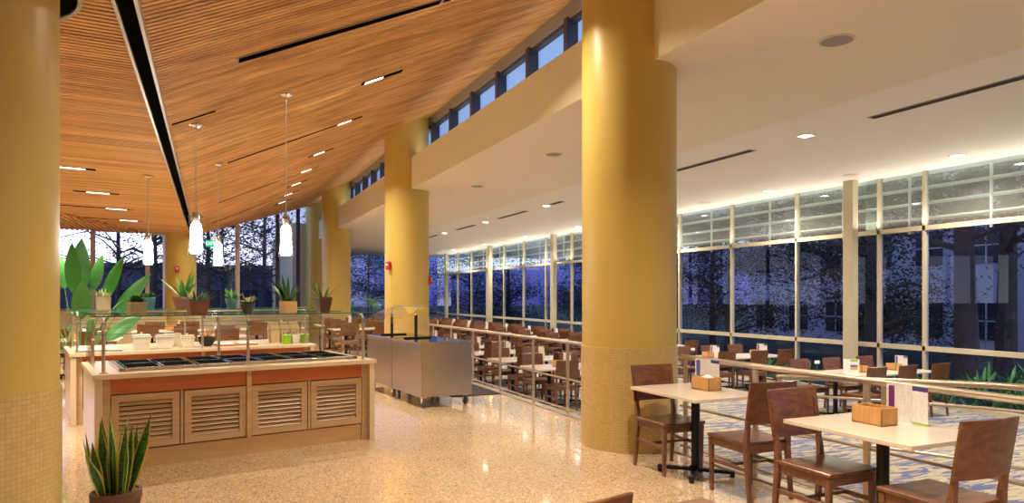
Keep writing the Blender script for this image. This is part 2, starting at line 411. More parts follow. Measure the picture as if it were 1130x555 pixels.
# main window wall of the dining level
MU = [-1.0, 1.1, 3.2, 5.3, 6.5, 8.62, 9.58] + [11.70+2.145*i for i in range(13)] + [39.0]
TR = [2.87, .58]
for i in range(len(MU)-1):
    a, b = MU[i], MU[i+1]; k += 1
    w = struct('window_%d' % k, MB().add([(WX,a,LOW),(WX,b,LOW),(WX,b,TR[0]),(WX,a,TR[0])], [(0,1,2,3)]), M['winglass'])
    MB().add([(WX,a,TR[0]),(WX,b,TR[0]),(WX,b,CZ+.03),(WX,a,CZ+.03)], [(0,1,2,3)]).build('upper_pane', M['upglass'], w)
    f = MB().box(WX-.06,WX+.04,a-.028,a+.028,LOW,CZ+.03)
    for z in TR: f.box(WX-.06,WX+.04,a,b,z-.045,z+.045)
    f.box(WX-.07,WX+.05,a,b,LOW,LOW+.09)
    f.build('window_frame', M['frame'], w)
    l = MB()
    for z in (3.08, 3.38, 3.68): l.box(WX+.22,WX+.50,a,b,z,z+.03)
    l.box(WX+.20,WX+.24,(a+b)/2-.02,(a+b)/2+.02,2.8,CZ)
    l.build('sun_louver', M['louver'], w)
# far end wall of the dining level
xs = [0, 1.4, 2.8, 4.2, 5.6, 7.0, WX]
for i in range(len(xs)-1):
    a, b = xs[i], xs[i+1]; k += 1
    w = struct('window_%d' % k, MB().add([(a,39.1,LOW),(b,39.1,LOW),(b,39.1,CZ),(a,39.1,CZ)], [(0,1,2,3)]), M['winglass'])
    f = MB().box(a-.03,a+.03,39.0,39.16,LOW,CZ); f.box(a,b,39.02,39.14,.5,.6); f.build('window_frame', M['darkframe'], w)
struct('wall_end', MB().box(-1,0,29.3,39.2,LOW,4.6), M['wall'])
# left window walls: over a low sill wall
struct('wall_back', MB().box(-18,-4.6,22.0,22.3,0,1.18), M['wall'])
def diag(yv, off=0): return diag_x(yv) + off
dw = MB(); p, q = (diag_x(22.3),22.3), (diag_x(28.9),28.9)
dw.hexa([(p[0],p[1],0),(q[0],q[1],0),(q[0]-.2,q[1]+.12,0),(p[0]-.2,p[1]+.12,0)], [(p[0],p[1],1.15),(q[0],q[1],1.15),(q[0]-.2,q[1]+.12,1.15),(p[0]-.2,p[1]+.12,1.15)])
struct('wall_diagonal', dw, M['wall'])
struct('trim_9', MB().box(-18,-4.6,21.88,22.34,1.18,1.22), M['orange'])
xs = [-16.6,-14.7,-12.8,-10.9,-9.0,-7.1,-5.75,-4.6]
for i in range(len(xs)-1):
    a, b = xs[i], xs[i+1]; k += 1
    w = struct('window_%d' % k, MB().add([(a,22.12,1.2),(b,22.12,1.2),(b,22.12,lz(a)+.02),(a,22.12,lz(a)+.02)], [(0,1,2,3)]), M['winglass'])
    f = MB().box(a-.05,a+.05,22.02,22.2,1.2,lz(a)); f.box(a,b,22.06,22.18,lz(a)-.06,lz(a)); f.build('window_frame', M['alu'], w)
ts = [22.4, 24.4, 26.7, 28.1, 28.9]
for i in range(len(ts)-1):
    a, b = ts[i], ts[i+1]; xa, xb = diag_x(a), diag_x(b); k += 1
    w = struct('window_%d' % k, MB().add([(xa,a,1.15),(xb,b,1.15),(xb,b,wz(xb)),(xa,a,wz(xa))], [(0,1,2,3)]), M['winglass'])
    f = MB().bar((xa,a,1.15),(xa,a,wz(xa)),.10,.14,(1,0,0)); f.build('window_frame', M['alu'] if i < 2 else M['darkframe'], w)
# walls behind and beside the camera
struct('wall_left', MB().box(-18.2,-18,-7,22.3,0,6.2), M['wall'])
struct('wall_front', MB().box(-18.2,WX+.2,-7.2,-7,LOW,6.2), M['wall'])

# ------------------------------------------------------------------ columns
def column(x, y, r, top, label, base=1.05, b0=0.):
    t = thing('round_column', label, 'column', (x,y,0), 0, 'yellow columns')
    n = 64
    MB().cyl(0,0,base,top,r,n=n).build('shaft', M['yellow'], t, smooth=True)
    m = MB(); vs=[]; fs=[]; uv=[]
    for kk in range(n+1):
        a = 2*PI*kk/n
        for z in (b0, base): vs.append(((r+.012)*math.cos(a),(r+.012)*math.sin(a),z)); uv.append((a*(r+.012), z))
    for kk in range(n): fs.append((2*kk,2*kk+2,2*kk+3,2*kk+1))
    m.add(vs, fs, uv)
    m.build('tiled_base', M['tile'], t, smooth=True)
    ring = MB(); ring.lathe([(r+.012,base),(r-.01,base+.004)],0,0,n,False); ring.build('base_cap', M['tile'], t)
    return t
column(0,6.153,.5,5.9,'big yellow column with mosaic tile base, near the front end of the railing')
column(0,15.15,.5,5.9,'yellow column behind the steel carts at the far end of the railing')
column(0,24.66,.5,5.9,'yellow column behind the pot plants on the serving counter')
column(-.05,29.2,.45,5.9,'farthest yellow column, partly hidden beside the window wall')
column(-5.40,4.62,.5,3.6,'yellow column with mosaic tile base at the left edge, nearest the camera')
column(-4.95,22.3,.42,3.6,'yellow column under the black ceiling slot, by the left windows')
# dark ring opening in the ceiling round the near left column
t = thing('ceiling_ring', 'dark round opening with grey rim in wood ceiling around left column', 'ceiling opening', (-5.47,4.74,lz(-5.4)))
MB().lathe([(.34,-.032),(.645,-.032)],0,0,48,False).build('recess', M['black'], t)
MB().lathe([(.64,-.045),(.665,-.045),(.665,.03),(.64,.03),(.64,-.045)],0,0,48,False).build('rim', M['greymetal'], t, smooth=True)

# ------------------------------------------------------------------ structural window posts
PY = [10.0, 16.65, 23.3, 29.8, 36.3]
for i, y in enumerate(PY):
    lab = ['thick cream steel post in front of the windows, nearest on the right','cream steel post by the windows behind the big yellow column',
           'cream steel post by the windows just left of the big column','cream steel post by the windows midway to the far end','cream steel post by the windows at far end of the room'][i]
    tag(MB().box(WX-.42,WX-.26,y-.12,y+.12,LOW,CZ+.02).build('steel_post', M['frame'], bevel=.01), lab, 'post', 'window posts')

# ------------------------------------------------------------------ chairs and tables
def chair_parts():
    P = []
    w, d = .44, .44
    st = MB()      # seat, slightly dished
    n = 8; vs=[]; fs=[]
    for layer in (0,1):
        for i in range(n+1):
            for j in range(n+1):
                u = i/n*2-1; v = j/n*2-1
                z = .462 - .010*(1-u*u)*(1-.5*v*v) if layer else .436
                vs.append((u*w/2, -.205+(v+1)/2*d, z))
    N = (n+1)*(n+1)
    for i in range(n):
        for j in range(n):
            a = i*(n+1)+j; b_ = a+n+1
            fs.append((a,a+1,b_+1,b_)); fs.append((N+a,N+b_,N+b_+1,N+a+1))
    rim = [i*(n+1) for i in range(n+1)] + [n*(n+1)+j for j in range(1,n+1)] + [i*(n+1)+n for i in range(n-1,-1,-1)] + [j for j in range(n-1,0,-1)]
    for i in range(len(rim)):
        a, b_ = rim[i], rim[(i+1) % len(rim)]; fs.append((a,b_,N+b_,N+a))
    st.add(vs, fs); P.append(('seat', st, M['chair'], 0.004))
    bk = MB(); vs=[]; fs=[]; n = 8      # backrest: bowed ply panel, leaning back
    for i in range(n+1):
        u = i/n*2-1; bow = -.022*(1-u*u)
        for z, yy in ((.60,-.232),(.925,-.285)):
            for th in (0,.020): vs.append((u*.228, yy+bow+th, z))
    for i in range(n):
        o = 4*i
        fs += [(o,o+4,o+6,o+2),(o+1,o+3,o+7,o+5),(o+2,o+6,o+7,o+3),(o,o+1,o+5,o+4)]
    fs += [(0,2,3,1),(4*n,4*n+1,4*n+3,4*n+2)]
    bk.add(vs, fs); P.append(('backrest', bk, M['chairback'], .004))
    for sx in (-1,1):
        m = MB(); x = sx*.200    # rear leg runs up beside the backrest
        def sec(x,y,z,a,b): return [(x-a,y-b,z),(x+a,y-b,z),(x+a,y+b,z),(x-a,y+b,z)]
        secs = [sec(x*1.02,-.242,0,.014,.014), sec(x,-.205,.40,.018,.022), sec(x,-.208,.50,.018,.021), sec(x,-.224,.62,.016,.014), sec(x,-.262,.86,.012,.008)]
        for q in range(4): m.hexa(secs[q], secs[q+1])
        P.append(('leg', m, M['chair'], .003))
        m = MB(); xf_ = sx*.197
        m.hexa(sec(xf_,.200,0,.013,.013), sec(xf_,.205,.43,.018,.020)); P.append(('leg', m, M['chair'], .003))
    ap = MB(); ap.box(-.195,.195,.195,.215,.375,.437); ap.box(-.195,.195,-.215,-.195,.375,.437)
    for sx in (-1,1): ap.box(sx*.198-.009,sx*.198+.009,-.20,.20,.375,.437)
    P.append(('seat_apron', ap, M['chair'], 0))
    for sx in (-1,1):
        P.append(('stretcher', MB().box(sx*.199-.008,sx*.199+.008,-.215,.205,.235,.265), M['chair'], .002))
    P.append(('stretcher', MB().box(-.19,.19,-.012,.010,.240,.262), M['chair'], .002))
    return P
CP = chair_parts()
chair0 = thing('dining_chair', 'prototype', 'chair')
for nm, mb, mt, bv in CP: mb.build(nm, mt, chair0, bevel=bv, seg=1)
index_kids(chair0)
fm = MB()
for nm, mb, mt, bv in CP: fm.add(mb.v, mb.f)
chairfar = tag(fm.build('dining_chair', M['chair']), 'prototype', 'chair'); KIDS[chairfar.name] = []
CAM = Vector((-4.104, 0, 1.57))
def chair(x, y, z, rz, label, group):
    far = math.hypot(x-CAM.x, y-CAM.y) > 20
    return place(chairfar if far else chair0, (x,y,z), rz + random.uniform(-.04,.04), label, 'chair', group)
def table_proto(w, d):
    t = thing('dining_table', 'prototype', 'table')
    tt = MB().box(-w/2,w/2,-d/2,d/2,.712,.74).build('tabletop', M['tabletop'], t, bevel=.004)
    MB().cyl(0,0,.05,.712,.038,n=20).build('column', M['blackmetal'], t, smooth=True)
    b = MB()
    for a in (PI/4, 3*PI/4):
        dx, dy = math.cos(a)*.33, math.sin(a)*.33
        b.bar((-dx,-dy,.045),(dx,dy,.045),.05,.03)
        for sg in (-1,1): b.cyl(sg*dx*.94,sg*dy*.94,0,.035,.022,n=10)
    b.lathe([(.06,.055),(.05,.075),(.04,.08)],0,0,16)
    b.build('base', M['blackmetal'], t, bevel=.004, seg=1)
    MB().box(-.2,.2,-.2,.2,.695,.712).build('mounting_plate', M['blackmetal'], t)
    index_kids(t); return t
tab0 = table_proto(.75, .92); tab1 = table_proto(.798, .92)
# caddy
def caddy_mb(w, d, h):
    m = MB(); e = .012
    m.box(-w/2,w/2,-d/2,-d/2+e,0,h); m.box(-w/2,w/2,d/2-e,d/2,0,h); m.box(-w/2,-w/2+e,-d/2,d/2,0,h); m.box(w/2-e,w/2,-d/2,d/2,0,h)
    m.box(-w/2,w/2,-d/2,d/2,0,.012); return m
cad0 = thing('napkin_caddy', 'prototype', 'caddy')
caddy_mb(.15,.22,.115).build('box', M['bamboo'], cad0, bevel=.0015, seg=1)
MB().box(-.063,.063,-.006,.006,.012,.085).build('divider', M['bamboo'], cad0); index_kids(cad0)
cadfar = tag(caddy_mb(.15,.22,.115).build('napkin_caddy', M['bamboo']), 'prototype', 'caddy'); KIDS[cadfar.name] = []
def menu_proto(head, foot, side):
    t = thing('menu_stand', 'prototype', 'menu stand')
    a = MB().bar((-.055,.13,.125),(.02,0,.125),.003,.25); pa = a.build('card', M['paper'], t)
    b = MB().bar((.005,-.01,.125),(-.01,-.125,.125),.003,.25); pb = b.build('card', M['paper'], t)
    MB().bar((-.045,.0,.005),(.03,.0,.005),.24,.008).build('stand_base', M['glass'], t)
    # printed bands, a hair in front of each card on both faces
    dv = Vector((.075,-.13,0)).normalized()
    if side: MB().bar(Vector((-.055,.13,.145))+dv*.012, Vector((-.055,.13,.145))+dv*.047, .0045,.19).build('printed_band', side, pa)
    MB().bar((.005,-.01,.232),(-.01,-.125,.232),.0045,.030).build('printed_band', head, pb)
    if foot: MB().bar((.005,-.01,.008),(-.01,-.125,.008),.0045,.012).build('printed_band', foot, pb)
    index_kids(t); return t
menuA = menu_proto(M['navy'], M['green'], M['purple']); menuR = menu_proto(M['red'], None, None); menuN = menu_proto(M['navy'], None, M['blueprint'])
menuG = menu_proto(M['green'], None, None)
# menu with several bright bands
menuB = thing('menu_stand', 'prototype', 'menu stand')
pa = MB().bar((-.10,0,.125),(.07,-.04,.125),.003,.25).build('card', M['white'], menuB)
MB().bar((-.17,.03,.125),(-.105,0,.125),.003,.25).build('card', M['white'], menuB)
dv = Vector((.17,-.04,0)).normalized()
for z, h, mt in ((.225,.035,M['green']),(.135,.035,M['blueprint']),(.10,.03,M['orangeprint']),(.075,.016,M['green'])):
    MB().bar(Vector((-.10,0,z))+dv*.03, Vector((-.10,0,z))+dv*.15,.0045,h).build('printed_band', mt, pa)
index_kids(menuB)

# near tables on the upper level
g = 'dining tables beside the railing on the upper floor'
place(tab0, (-.185,4.83,0), 0, 'cream table beside the big column, holding a caddy with a napkin', 'table', g)
place(tab0, (-.185,3.00,0), 0, 'nearest cream table at the right, holding an empty bamboo caddy', 'table', g)
gc = 'walnut chairs at the near tables'
chair(-.29,5.07,0,PI,'walnut dining chair tucked under the table against the big yellow column',gc)
chair(-.19,4.18,0,0,'walnut dining chair with its back to the camera, at the table by the column',gc)
chair(-.37,3.29,0,PI,'walnut dining chair facing the camera, between the two near tables',gc)
chair(-.33,2.53,0,0,'walnut dining chair at the lower right corner, back turned to the camera',gc)
chair(-3.09,2.135,0,.12,'walnut dining chair whose backrest top just shows at the bottom edge',gc)
tb = thing('side_table', 'dark brown tabletop corner peeking in at the bottom edge of the floor', 'table', (-2.52,1.89,0))
MB().box(-.28,.28,-.35,.35,.71,.74).build('tabletop', M['darktable'], tb, bevel=.004)
for sx in (-1,1):
    for sy in (-1,1): MB().hexa(*[[(sx*.24-a,sy*.30-a,z),(sx*.24+a,sy*.30-a,z),(sx*.24+a,sy*.30+a,z),(sx*.24-a,sy*.30+a,z)] for z,a in ((0,.014),(.71,.022))]).build('leg', M['darktable'], tb)
place(cad0,(-.06,4.84,.74),.05,'bamboo caddy with a folded white napkin on the table by the column','caddy','bamboo caddies')
n_ = MB(); n_.add([(-.05,-.09,.0),(.05,-.09,0),(.05,.09,0),(-.05,.09,0),(0,-.01,.05),(.02,.05,.035)], [(0,1,4),(1,2,5),(1,5,4),(2,3,5),(3,4,5),(3,0,4)])
o = n_.build('napkin', M['napkin']); o.location = (-.06,4.82,.83); tag(o, 'white folded napkin sticking out of the bamboo caddy by the column', 'napkin')
place(cad0,(-.135,3.10,.74),0,'empty open bamboo caddy on the nearest table','caddy','bamboo caddies')
place(menuA,(.075,3.0,.74),0,'menu stand with purple and navy cards on the nearest table','menu stand','menu stands')
place(menuN,(.10,4.98,.74),.1,'menu stand with navy headed cards on the table by the column','menu stand','menu stands')

# lower dining level
def low_group(xs, y, block, row, caddy_at, menu, z=LOW, word='lower'):
    n = len(xs); nm = ['left','right'] if n == 2 else (['left','middle','right'] if n == 3 else ['only'])
    for i, x in enumerate(xs):
        ss = nm[i]
        place(tab1, (x,y,z), 0, f'cream table, {ss} one in {block}, {row}', 'table', f'cream tables, {block}')
        chair(x+random.uniform(-.04,.04), y-.50+random.uniform(-.05,.04), z, 0, f'walnut chair, near side of {ss} table, {block}, {row}', f'chairs, {block}')
        chair(x+random.uniform(-.04,.04), y+.50+random.uniform(-.04,.05), z, PI, f'walnut chair, far side of {ss} table, {block}, {row}', f'chairs, {block}')
    for i, x in enumerate(caddy_at):
        far = math.hypot(x-CAM.x, y-CAM.y) > 12
        which = '' if len(caddy_at) == 1 else ('left ' if i == 0 else 'right ')
        place(cadfar if far else cad0, (x,y,z+.74), random.uniform(-.1,.1), f'{which}bamboo caddy on cream table, {block}, {row}', 'caddy', 'bamboo caddies')
        if menu[i]: place(menu[i], (x+.20,y-.03,z+.74), random.uniform(-.3,.1), f'{which}white menu stand beside bamboo caddy, {block}, {row}', 'menu stand', 'menu stands')
LOWROWS = []
wy = [8.45, 11.85, 15.1, 18.3, 20.4, 22.5, 24.6, 26.7, 28.8, 30.9, 33.0, 35.1]
for i, y in enumerate(wy):
    cads = [6.35, 7.22] if i == 0 else ([5.85, 7.2] if i == 1 else [6.4])
    mn = [None, menuN] if i == 0 else ([menuN, menuN] if i == 1 else [[menuR, menuN, menuG][i % 3]])
    low_group([5.75,6.55,7.35], y, 'window-side block', f'{ORD[i]} row from camera', cads, mn)
place(menuB, (6.02,8.30,LOW+.74), -.35, 'white menu stand with green, blue and orange bands on the nearest window-side tables', 'menu stand', 'menu stands')
ry = [11.45, 13.15, 15.0, 16.9, 18.8, 20.7, 22.6, 24.5, 26.4, 28.3, 30.2, 32.1, 34.0]
for i, y in enumerate(ry):
    low_group([1.75,2.55], y, 'rail-side block', f'{ORD[i]} row from camera', [2.25 if i else 1.95], [[menuR, menuG, menuN][i % 3]])
# number stand
ns = thing('table_number_stand', 'small white card on a thin wire stand on a window-side table', 'sign', (5.62,8.72,LOW+.74), -.4)
MB().cyl(0,0,0,.17,.003,n=8).build('wire', M['chrome'], ns); MB().cyl(0,0,0,.006,.035,n=20).build('foot', M['chrome'], ns)
MB().box(-.045,.045,-.002,.002,.15,.205).build('card', M['white'], ns)
ns2 = thing('table_number_stand', 'small white card on a wire stand on the second row of window-side tables', 'sign', (5.52,11.95,LOW+.74), -.4)
MB().cyl(0,0,0,.17,.003,n=8).build('wire', M['chrome'], ns2); MB().cyl(0,0,0,.006,.035,n=20).build('foot', M['chrome'], ns2)
MB().box(-.045,.045,-.002,.002,.15,.205).build('card', M['white'], ns2)
# upper level tables beyond the counters
low_group([-.9,-.1], 17.8, 'upper floor between rear columns', 'front pair', [-.5], [None], z=0)
low_group([-.9,-.1], 20.4, 'upper floor between rear columns', 'back pair', [-.5], [menuN], z=0)
low_group([-4.6,-3.8], 15.6, 'seating behind the counters', 'right pair', [-4.2], [menuN], z=0)
low_group([-6.9,-6.1], 15.4, 'seating behind the counters', 'left pair', [-6.5], [menuN], z=0)
low_group([-5.4,-4.6], 18.6, 'seating behind the counters', 'rear pair', [-5.0], [menuR], z=0)
low_group([-3.0,-2.2], 18.8, 'seating behind the counters', 'rear right pair', [-2.6], [menuN], z=0)
for pz in (chair0, chairfar, tab0, tab1, cad0, cadfar, menuA, menuR, menuN, menuG, menuB): drop(pz)

# ------------------------------------------------------------------ railings
def railing(label, y0, y1, posts, x, zf, h=.95, mid=.46, low=.06):
    t = thing('railing', label, 'railing', (x,(y0+y1)/2,0)); X = 0; yc = (y0+y1)/2
    N = 12; ys_ = [y0+(y1-y0)*i/N for i in range(N+1)]
    MB().tube([(0,yy-yc,zf(yy)+h) for yy in ys_], .026, 10).build('top_rail', M['satin'], t, smooth=True)
    for hh in (mid, low): MB().tube([(0,yy-yc,zf(yy)+hh) for yy in ys_], .013, 8).build('lower_rail', M['satin'], t, smooth=True)
    for py in posts: MB().box(-.012,.012,py-yc-.025,py-yc+.025,zf(py)-.0,zf(py)+h-.01).build('post', M['satin'], t, bevel=.003, seg=1)
    return t
flat = lambda y: 0.012
def rampz(y): return 0. if y < 3.1 else max(LOW, -(y-3.1)*.5/6.5)
railing('satin metal railing along the floor edge between the two yellow columns', 6.75, 15.1, [6.8,7.95+.0,8.0+1.0,9.0+1.25,11.5,12.72,13.9,15.07], .235, flat)
railing('satin metal railing behind the near tables, ending at the big column', 1.0, 5.58, [1.1,2.3,3.45,4.55,5.5], .235, flat)
railing('second satin handrail on the far side of the carpeted ramp', 0.4, 5.45, [.5,1.75,3.0,4.2,5.42], 1.40, rampz, h=.90, mid=.72, low=.30)

# ------------------------------------------------------------------ serving counters
CR = math.radians(11.6)
def counter(loc, rz, L, D, label, doors):
    t = thing('serving_counter', label, 'counter', loc, rz, 'serving counters')
    MB().box(0,L,0,D,.835,.88).build('countertop', M['stone'], t, bevel=.006)
    for x0 in (.015, L-.075): MB().box(x0,x0+.06,.015,D-.015,0,.835).build('end_panel', M['stone'], t, bevel=.004)
    MB().box(.075,L-.075,.16,D-.1,.0,.835).build('carcass', M['dark'], t)
    MB().box(.075,.14,.08,.2,0,.835).build('stile', M['louverwood'], t); MB().box(L-.14,L-.075,.08,.2,0,.835).build('stile', M['louverwood'], t)
    MB().box(L/2-.022,L/2+.022,.06,.2,.17,.835).build('stile', M['maple'], t)
    for a, b in ((.14,L/2-.022),(L/2+.022,L-.14)):
        MB().box(a,b,.085,.16,.69,.835).build('fascia_panel', M['orange'], t)
    MB().box(.14,L-.14,.10,.16,0,.17).build('kick_panel', M['maple'], t)
    if doors:
        w = (L/2-.022-.14-.05)/2
        for a in (.14+.005, .14+w+.045, L/2+.027, L/2+.022+w+.045):
            x0, x1 = a, a+w; z0, z1 = .185, .680
            d = MB(); f = .062
            d.box(x0,x0+f,.075,.115,z0,z1); d.box(x1-f,x1,.075,.115,z0,z1); d.box(x0+f,x1-f,.075,.115,z0,z0+f); d.box(x0+f,x1-f,.075,.115,z1-f,z1)
            n = 9; hh = (z1-z0-2*f)/n
            for i in range(n):
                zc = z0+f+hh*(i+.5)
                d.hexa([(x0+f,.080,zc-.017),(x1-f,.080,zc-.017),(x1-f,.092,zc-.019),(x0+f,.092,zc-.019)], [(x0+f,.104,zc+.013),(x1-f,.104,zc+.013),(x1-f,.116,zc+.011),(x0+f,.116,zc+.011)])
            d.build('louver_door', M['louverwood'], t)
            MB().box(x0+w+.008,x0+w+.030,.07,.16,.185,.69).build('stile', M['louverwood'], t)
    else:
        for a, b in ((.14,L/2-.03),(L/2+.03,L-.14)):
            MB().box(a+.02,b-.02,.09,.16,.19,.665).build('front_panel', M['orange'], t)
    return t
def guard(loc, rz, L, D, label):
    CH = M['satin']; t = thing('sneeze_guard', label, 'sneeze guard', loc, rz, 'sneeze guards')
    sz = 1.385
    for bb in (.11, D-.13):
        sg = -1 if bb < D/2 else 1
        for xx in (.09, L/2, L-.11):
            p = MB().cyl(xx,bb,.88,1.30,.015,n=12); p.cyl(xx,bb,.88,.89,.032,n=16)
            p.tube([(xx,bb,1.28),(xx,bb,1.33),(xx,bb-sg*.03,1.37),(xx,bb-sg*.10,1.378)],.011,8)
            p.tube([(xx,bb,1.30),(xx,bb+sg*.05,1.30)],.010,8)
            po = p.build('post', CH, t, smooth=True)
            c = MB(); c.box(xx-.02,xx+.02,bb+sg*.05-.012,bb+sg*.05+.012,1.27,1.33); c.box(xx-.018,xx+.018,bb-sg*.10-.03,bb-sg*.10+.03,1.372,1.386)
            c.build('clamp', M['chrome'], po, bevel=.004, seg=1)
        s_ = MB().box(.0,L,bb-.04 if sg<0 else bb-.34,bb+.34 if sg<0 else bb+.04,sz,sz+.010).build('glass_shelf', M['glass'], t)
        e = MB(); yy = bb-.042 if sg<0 else bb+.040
        e.box(0,L,yy,yy+.002,sz,sz+.010); yy = bb+.338 if sg<0 else bb-.342; e.box(0,L,yy,yy+.002,sz,sz+.010); e.build('glass_edge', M['glassedge'], s_)
        g_ = MB(); y1, y2 = bb+sg*.045, bb+sg*.075
        g_.add([(.02,y1,1.375),(L-.02,y1,1.375),(L-.02,y2,1.235),(.02,y2,1.235)],[(0,1,2,3)])
        gg = g_.build('front_glass', M['glass'], t)
        MB().box(.02,L-.02,y2-.002,y2+.002,1.230,1.235).build('glass_edge', M['glassedge'], gg)
    for xx in (.03, L-.05):
        MB().add([(xx,.22,.90),(xx,D-.22,.90),(xx,D-.22,1.36),(xx,.22,1.36)],[(0,1,2,3)]).build('end_glass', M['glass'], t)
    return t
C1 = (-5.04,6.89,0); C2 = (-5.655,9.63,0); L1, D1, L2, D2 = 2.66, 1.5, 3.02, 1.5
def loc_on(C, a, b, z): return (C[0]+a*math.cos(CR)-b*math.sin(CR), C[1]+a*math.sin(CR)+b*math.cos(CR), z)
counter(C1, CR, L1, D1, 'front serving counter with louvered doors and orange band under a cream top', True)
counter(C2, CR, L2, D2, 'rear serving counter with orange front panels, holding white crocks and buckets', False)
guard(C1, CR, L1, D1, 'glass sneeze guard on chrome posts over the front serving counter')
guard(C2, CR, L2, D2, 'glass sneeze guard on chrome posts over the rear serving counter')
# cold well and pans of the front counter
wl = thing('cold_well', 'long stainless cold well sunk into the front counter under the black pans', 'cold well', loc_on(C1,0,0,.88), CR)
m = MB(); x0,x1,y0,y1 = .22, L1-.14, .20, 1.22
m.box(x0,x1,y0,y0+.045,0,.026); m.box(x0,x1,y1-.045,y1,0,.026); m.box(x0,x0+.05,y0,y1,0,.026); m.box(x1-.05,x1,y0,y1,0,.026); m.box(x0,x1,y0,y1,0,.006)
m.build('rim', M['steel'], wl, bevel=.003)
def pan(a, b, w, d, label):
    t = thing('food_pan', label, 'food pan', loc_on(C1,a,b,.887), CR, 'black food pans in the cold well')
    r = MB(); e = .012
    for q in ((-w/2,w/2,-d/2,-d/2+e),(-w/2,w/2,d/2-e,d/2),(-w/2,-w/2+e,-d/2,d/2),(w/2-e,w/2,-d/2,d/2)): r.box(*q,.012,.022)
    r.build('rim', M['chrome'], t)
    MB().box(-w/2+e,w/2-e,-d/2+e,d/2-e,0,.016).build('basin', M['pan'], t)
    return t
nx = 7; pw = (x1-x0-.10)/nx
for j in range(2):
    for i in range(nx):
        pan(x0+.05+pw*(i+.5), (.245+.235) if j == 0 else (.72+.225), pw-.022, .44,
            f'black food pan in the {"front" if j == 0 else "back"} row, {ORD[i]} from the left end')
# things on the rear counter
def crock(a, b, s, label):
    t = thing('crock', label, 'crock', loc_on(C2,a,b,.88), CR, 'white square crocks on the rear counter')
    h = s*.8; q = s/2
    m = MB(); m.hexa([(-q*.8,-q*.8,0),(q*.8,-q*.8,0),(q*.8,q*.8,0),(-q*.8,q*.8,0)],[(-q,-q,h),(q,-q,h),(q,q,h),(-q,q,h)])
    m.box(-q*1.06,q*1.06,-q*1.06,q*1.06,h-.02,h); m.build('body', M['ceramic'], t, bevel=.008)
    MB().box(-q*.92,q*.92,-q*.92,q*.92,h,h+.025).build('lid', M['ceramic'], t, bevel=.008)
    MB().lathe([(.012,h+.02),(.012,h+.035),(.02,h+.045),(.0,h+.052)],0,0,12,False).build('lid_knob', M['ceramic'], t, smooth=True)
crock(.80,.28,.215,'white square lidded crock, leftmost on the rear counter')
crock(1.08,.30,.205,'white square lidded crock in the middle on the rear counter')
crock(1.36,.36,.175,'smaller white square crock beside the utensil basket on the rear counter')
crock(1.24,.72,.20,'white square crock standing behind the smaller crock on the rear counter')
bs = thing('utensil_basket', 'dark round wire basket of utensils between crocks and trays', 'basket', loc_on(C2,1.62,.40,.88), CR)
MB().lathe([(.06,0),(.10,.06),(.12,.13),(.113,.13),(.094,.06),(.055,.01)],0,0,18,True).build('bowl', M['rubber'], bs, smooth=True)
u = MB()
for kk in range(9):
    a = random.uniform(0,2*PI); u.bar((0,0,.03),(math.cos(a)*.11,math.sin(a)*.11,.13+random.uniform(0,.07)),.012,.004)
u.build('utensils', M['chrome'], bs)
for i, (a, b) in enumerate(((1.85,.42),(2.15,.46),(.33,.35))):
    lab = ['shallow white tray on the rear counter, next to the basket','shallow white tray on the rear counter, left of the green buckets','wide pale tray at the left end of the rear counter'][i]
    t = thing('serving_tray', lab, 'tray', loc_on(C2,a,b,.88), CR, 'trays on the rear counter')
    w, d = (.13,.2) if i < 2 else (.24,.26)
    MB().box(-w,w,-d,d,0,.018).build('tray_base', M['orange'] if i < 2 else M['alu'], t); MB().box(-w+.02,w-.02,-d+.02,d-.02,.018,.03).build('tray_liner', M['white'], t, bevel=.004)
for i, (a, mt, nmx) in enumerate(((2.66,'lime','lime green'),(2.79,'ceramic','white'),(2.92,'lime','lime green'))):
    lab = ['lime green cutlery bucket nearest the trays on the rear counter','white cutlery bucket between the two green ones','lime green cutlery bucket at the right end of the rear counter'][i]
    t = thing('cutlery_bucket', lab, 'bucket', loc_on(C2,a,.22,.88), CR, 'cutlery buckets')
    m = MB(); m.hexa([(-.048,-.048,0),(.048,-.048,0),(.048,.048,0),(-.048,.048,0)],[(-.06,-.06,.135),(.06,-.06,.135),(.06,.06,.135),(-.06,.06,.135)]); m.build('pail', M[mt], t, bevel=.008)
    u = MB()
    for kk in range(7):
        xx, yy = random.uniform(-.045,.045), random.uniform(-.045,.045); u.bar((xx*.7,yy*.7,.09),(xx,yy,.165+random.uniform(0,.03)),.014,.004)
    u.build('cutlery', M['chrome'], t)
for i in range(3):
    lab = ['kraft paper bag stack behind the left green bucket','kraft paper bag stack behind the white bucket','kraft paper bag stack behind the right green bucket'][i]
    t = thing('paper_bag_stack', lab, 'paper bags', loc_on(C2,2.58+.15*i,.50,.88), CR, 'paper bag stacks')
    for q in range(3): MB().hexa([(-.06,-.03+.05*q,0),(.06,-.03+.05*q,0),(.06,.0+.05*q,0),(-.06,.0+.05*q,0)],[(-.065,-.005+.05*q,.25+.03*q),(.065,-.005+.05*q,.25+.03*q),(.065,.01+.05*q,.25+.03*q),(-.065,.01+.05*q,.25+.03*q)]).build('bag', M['kraft'], t)
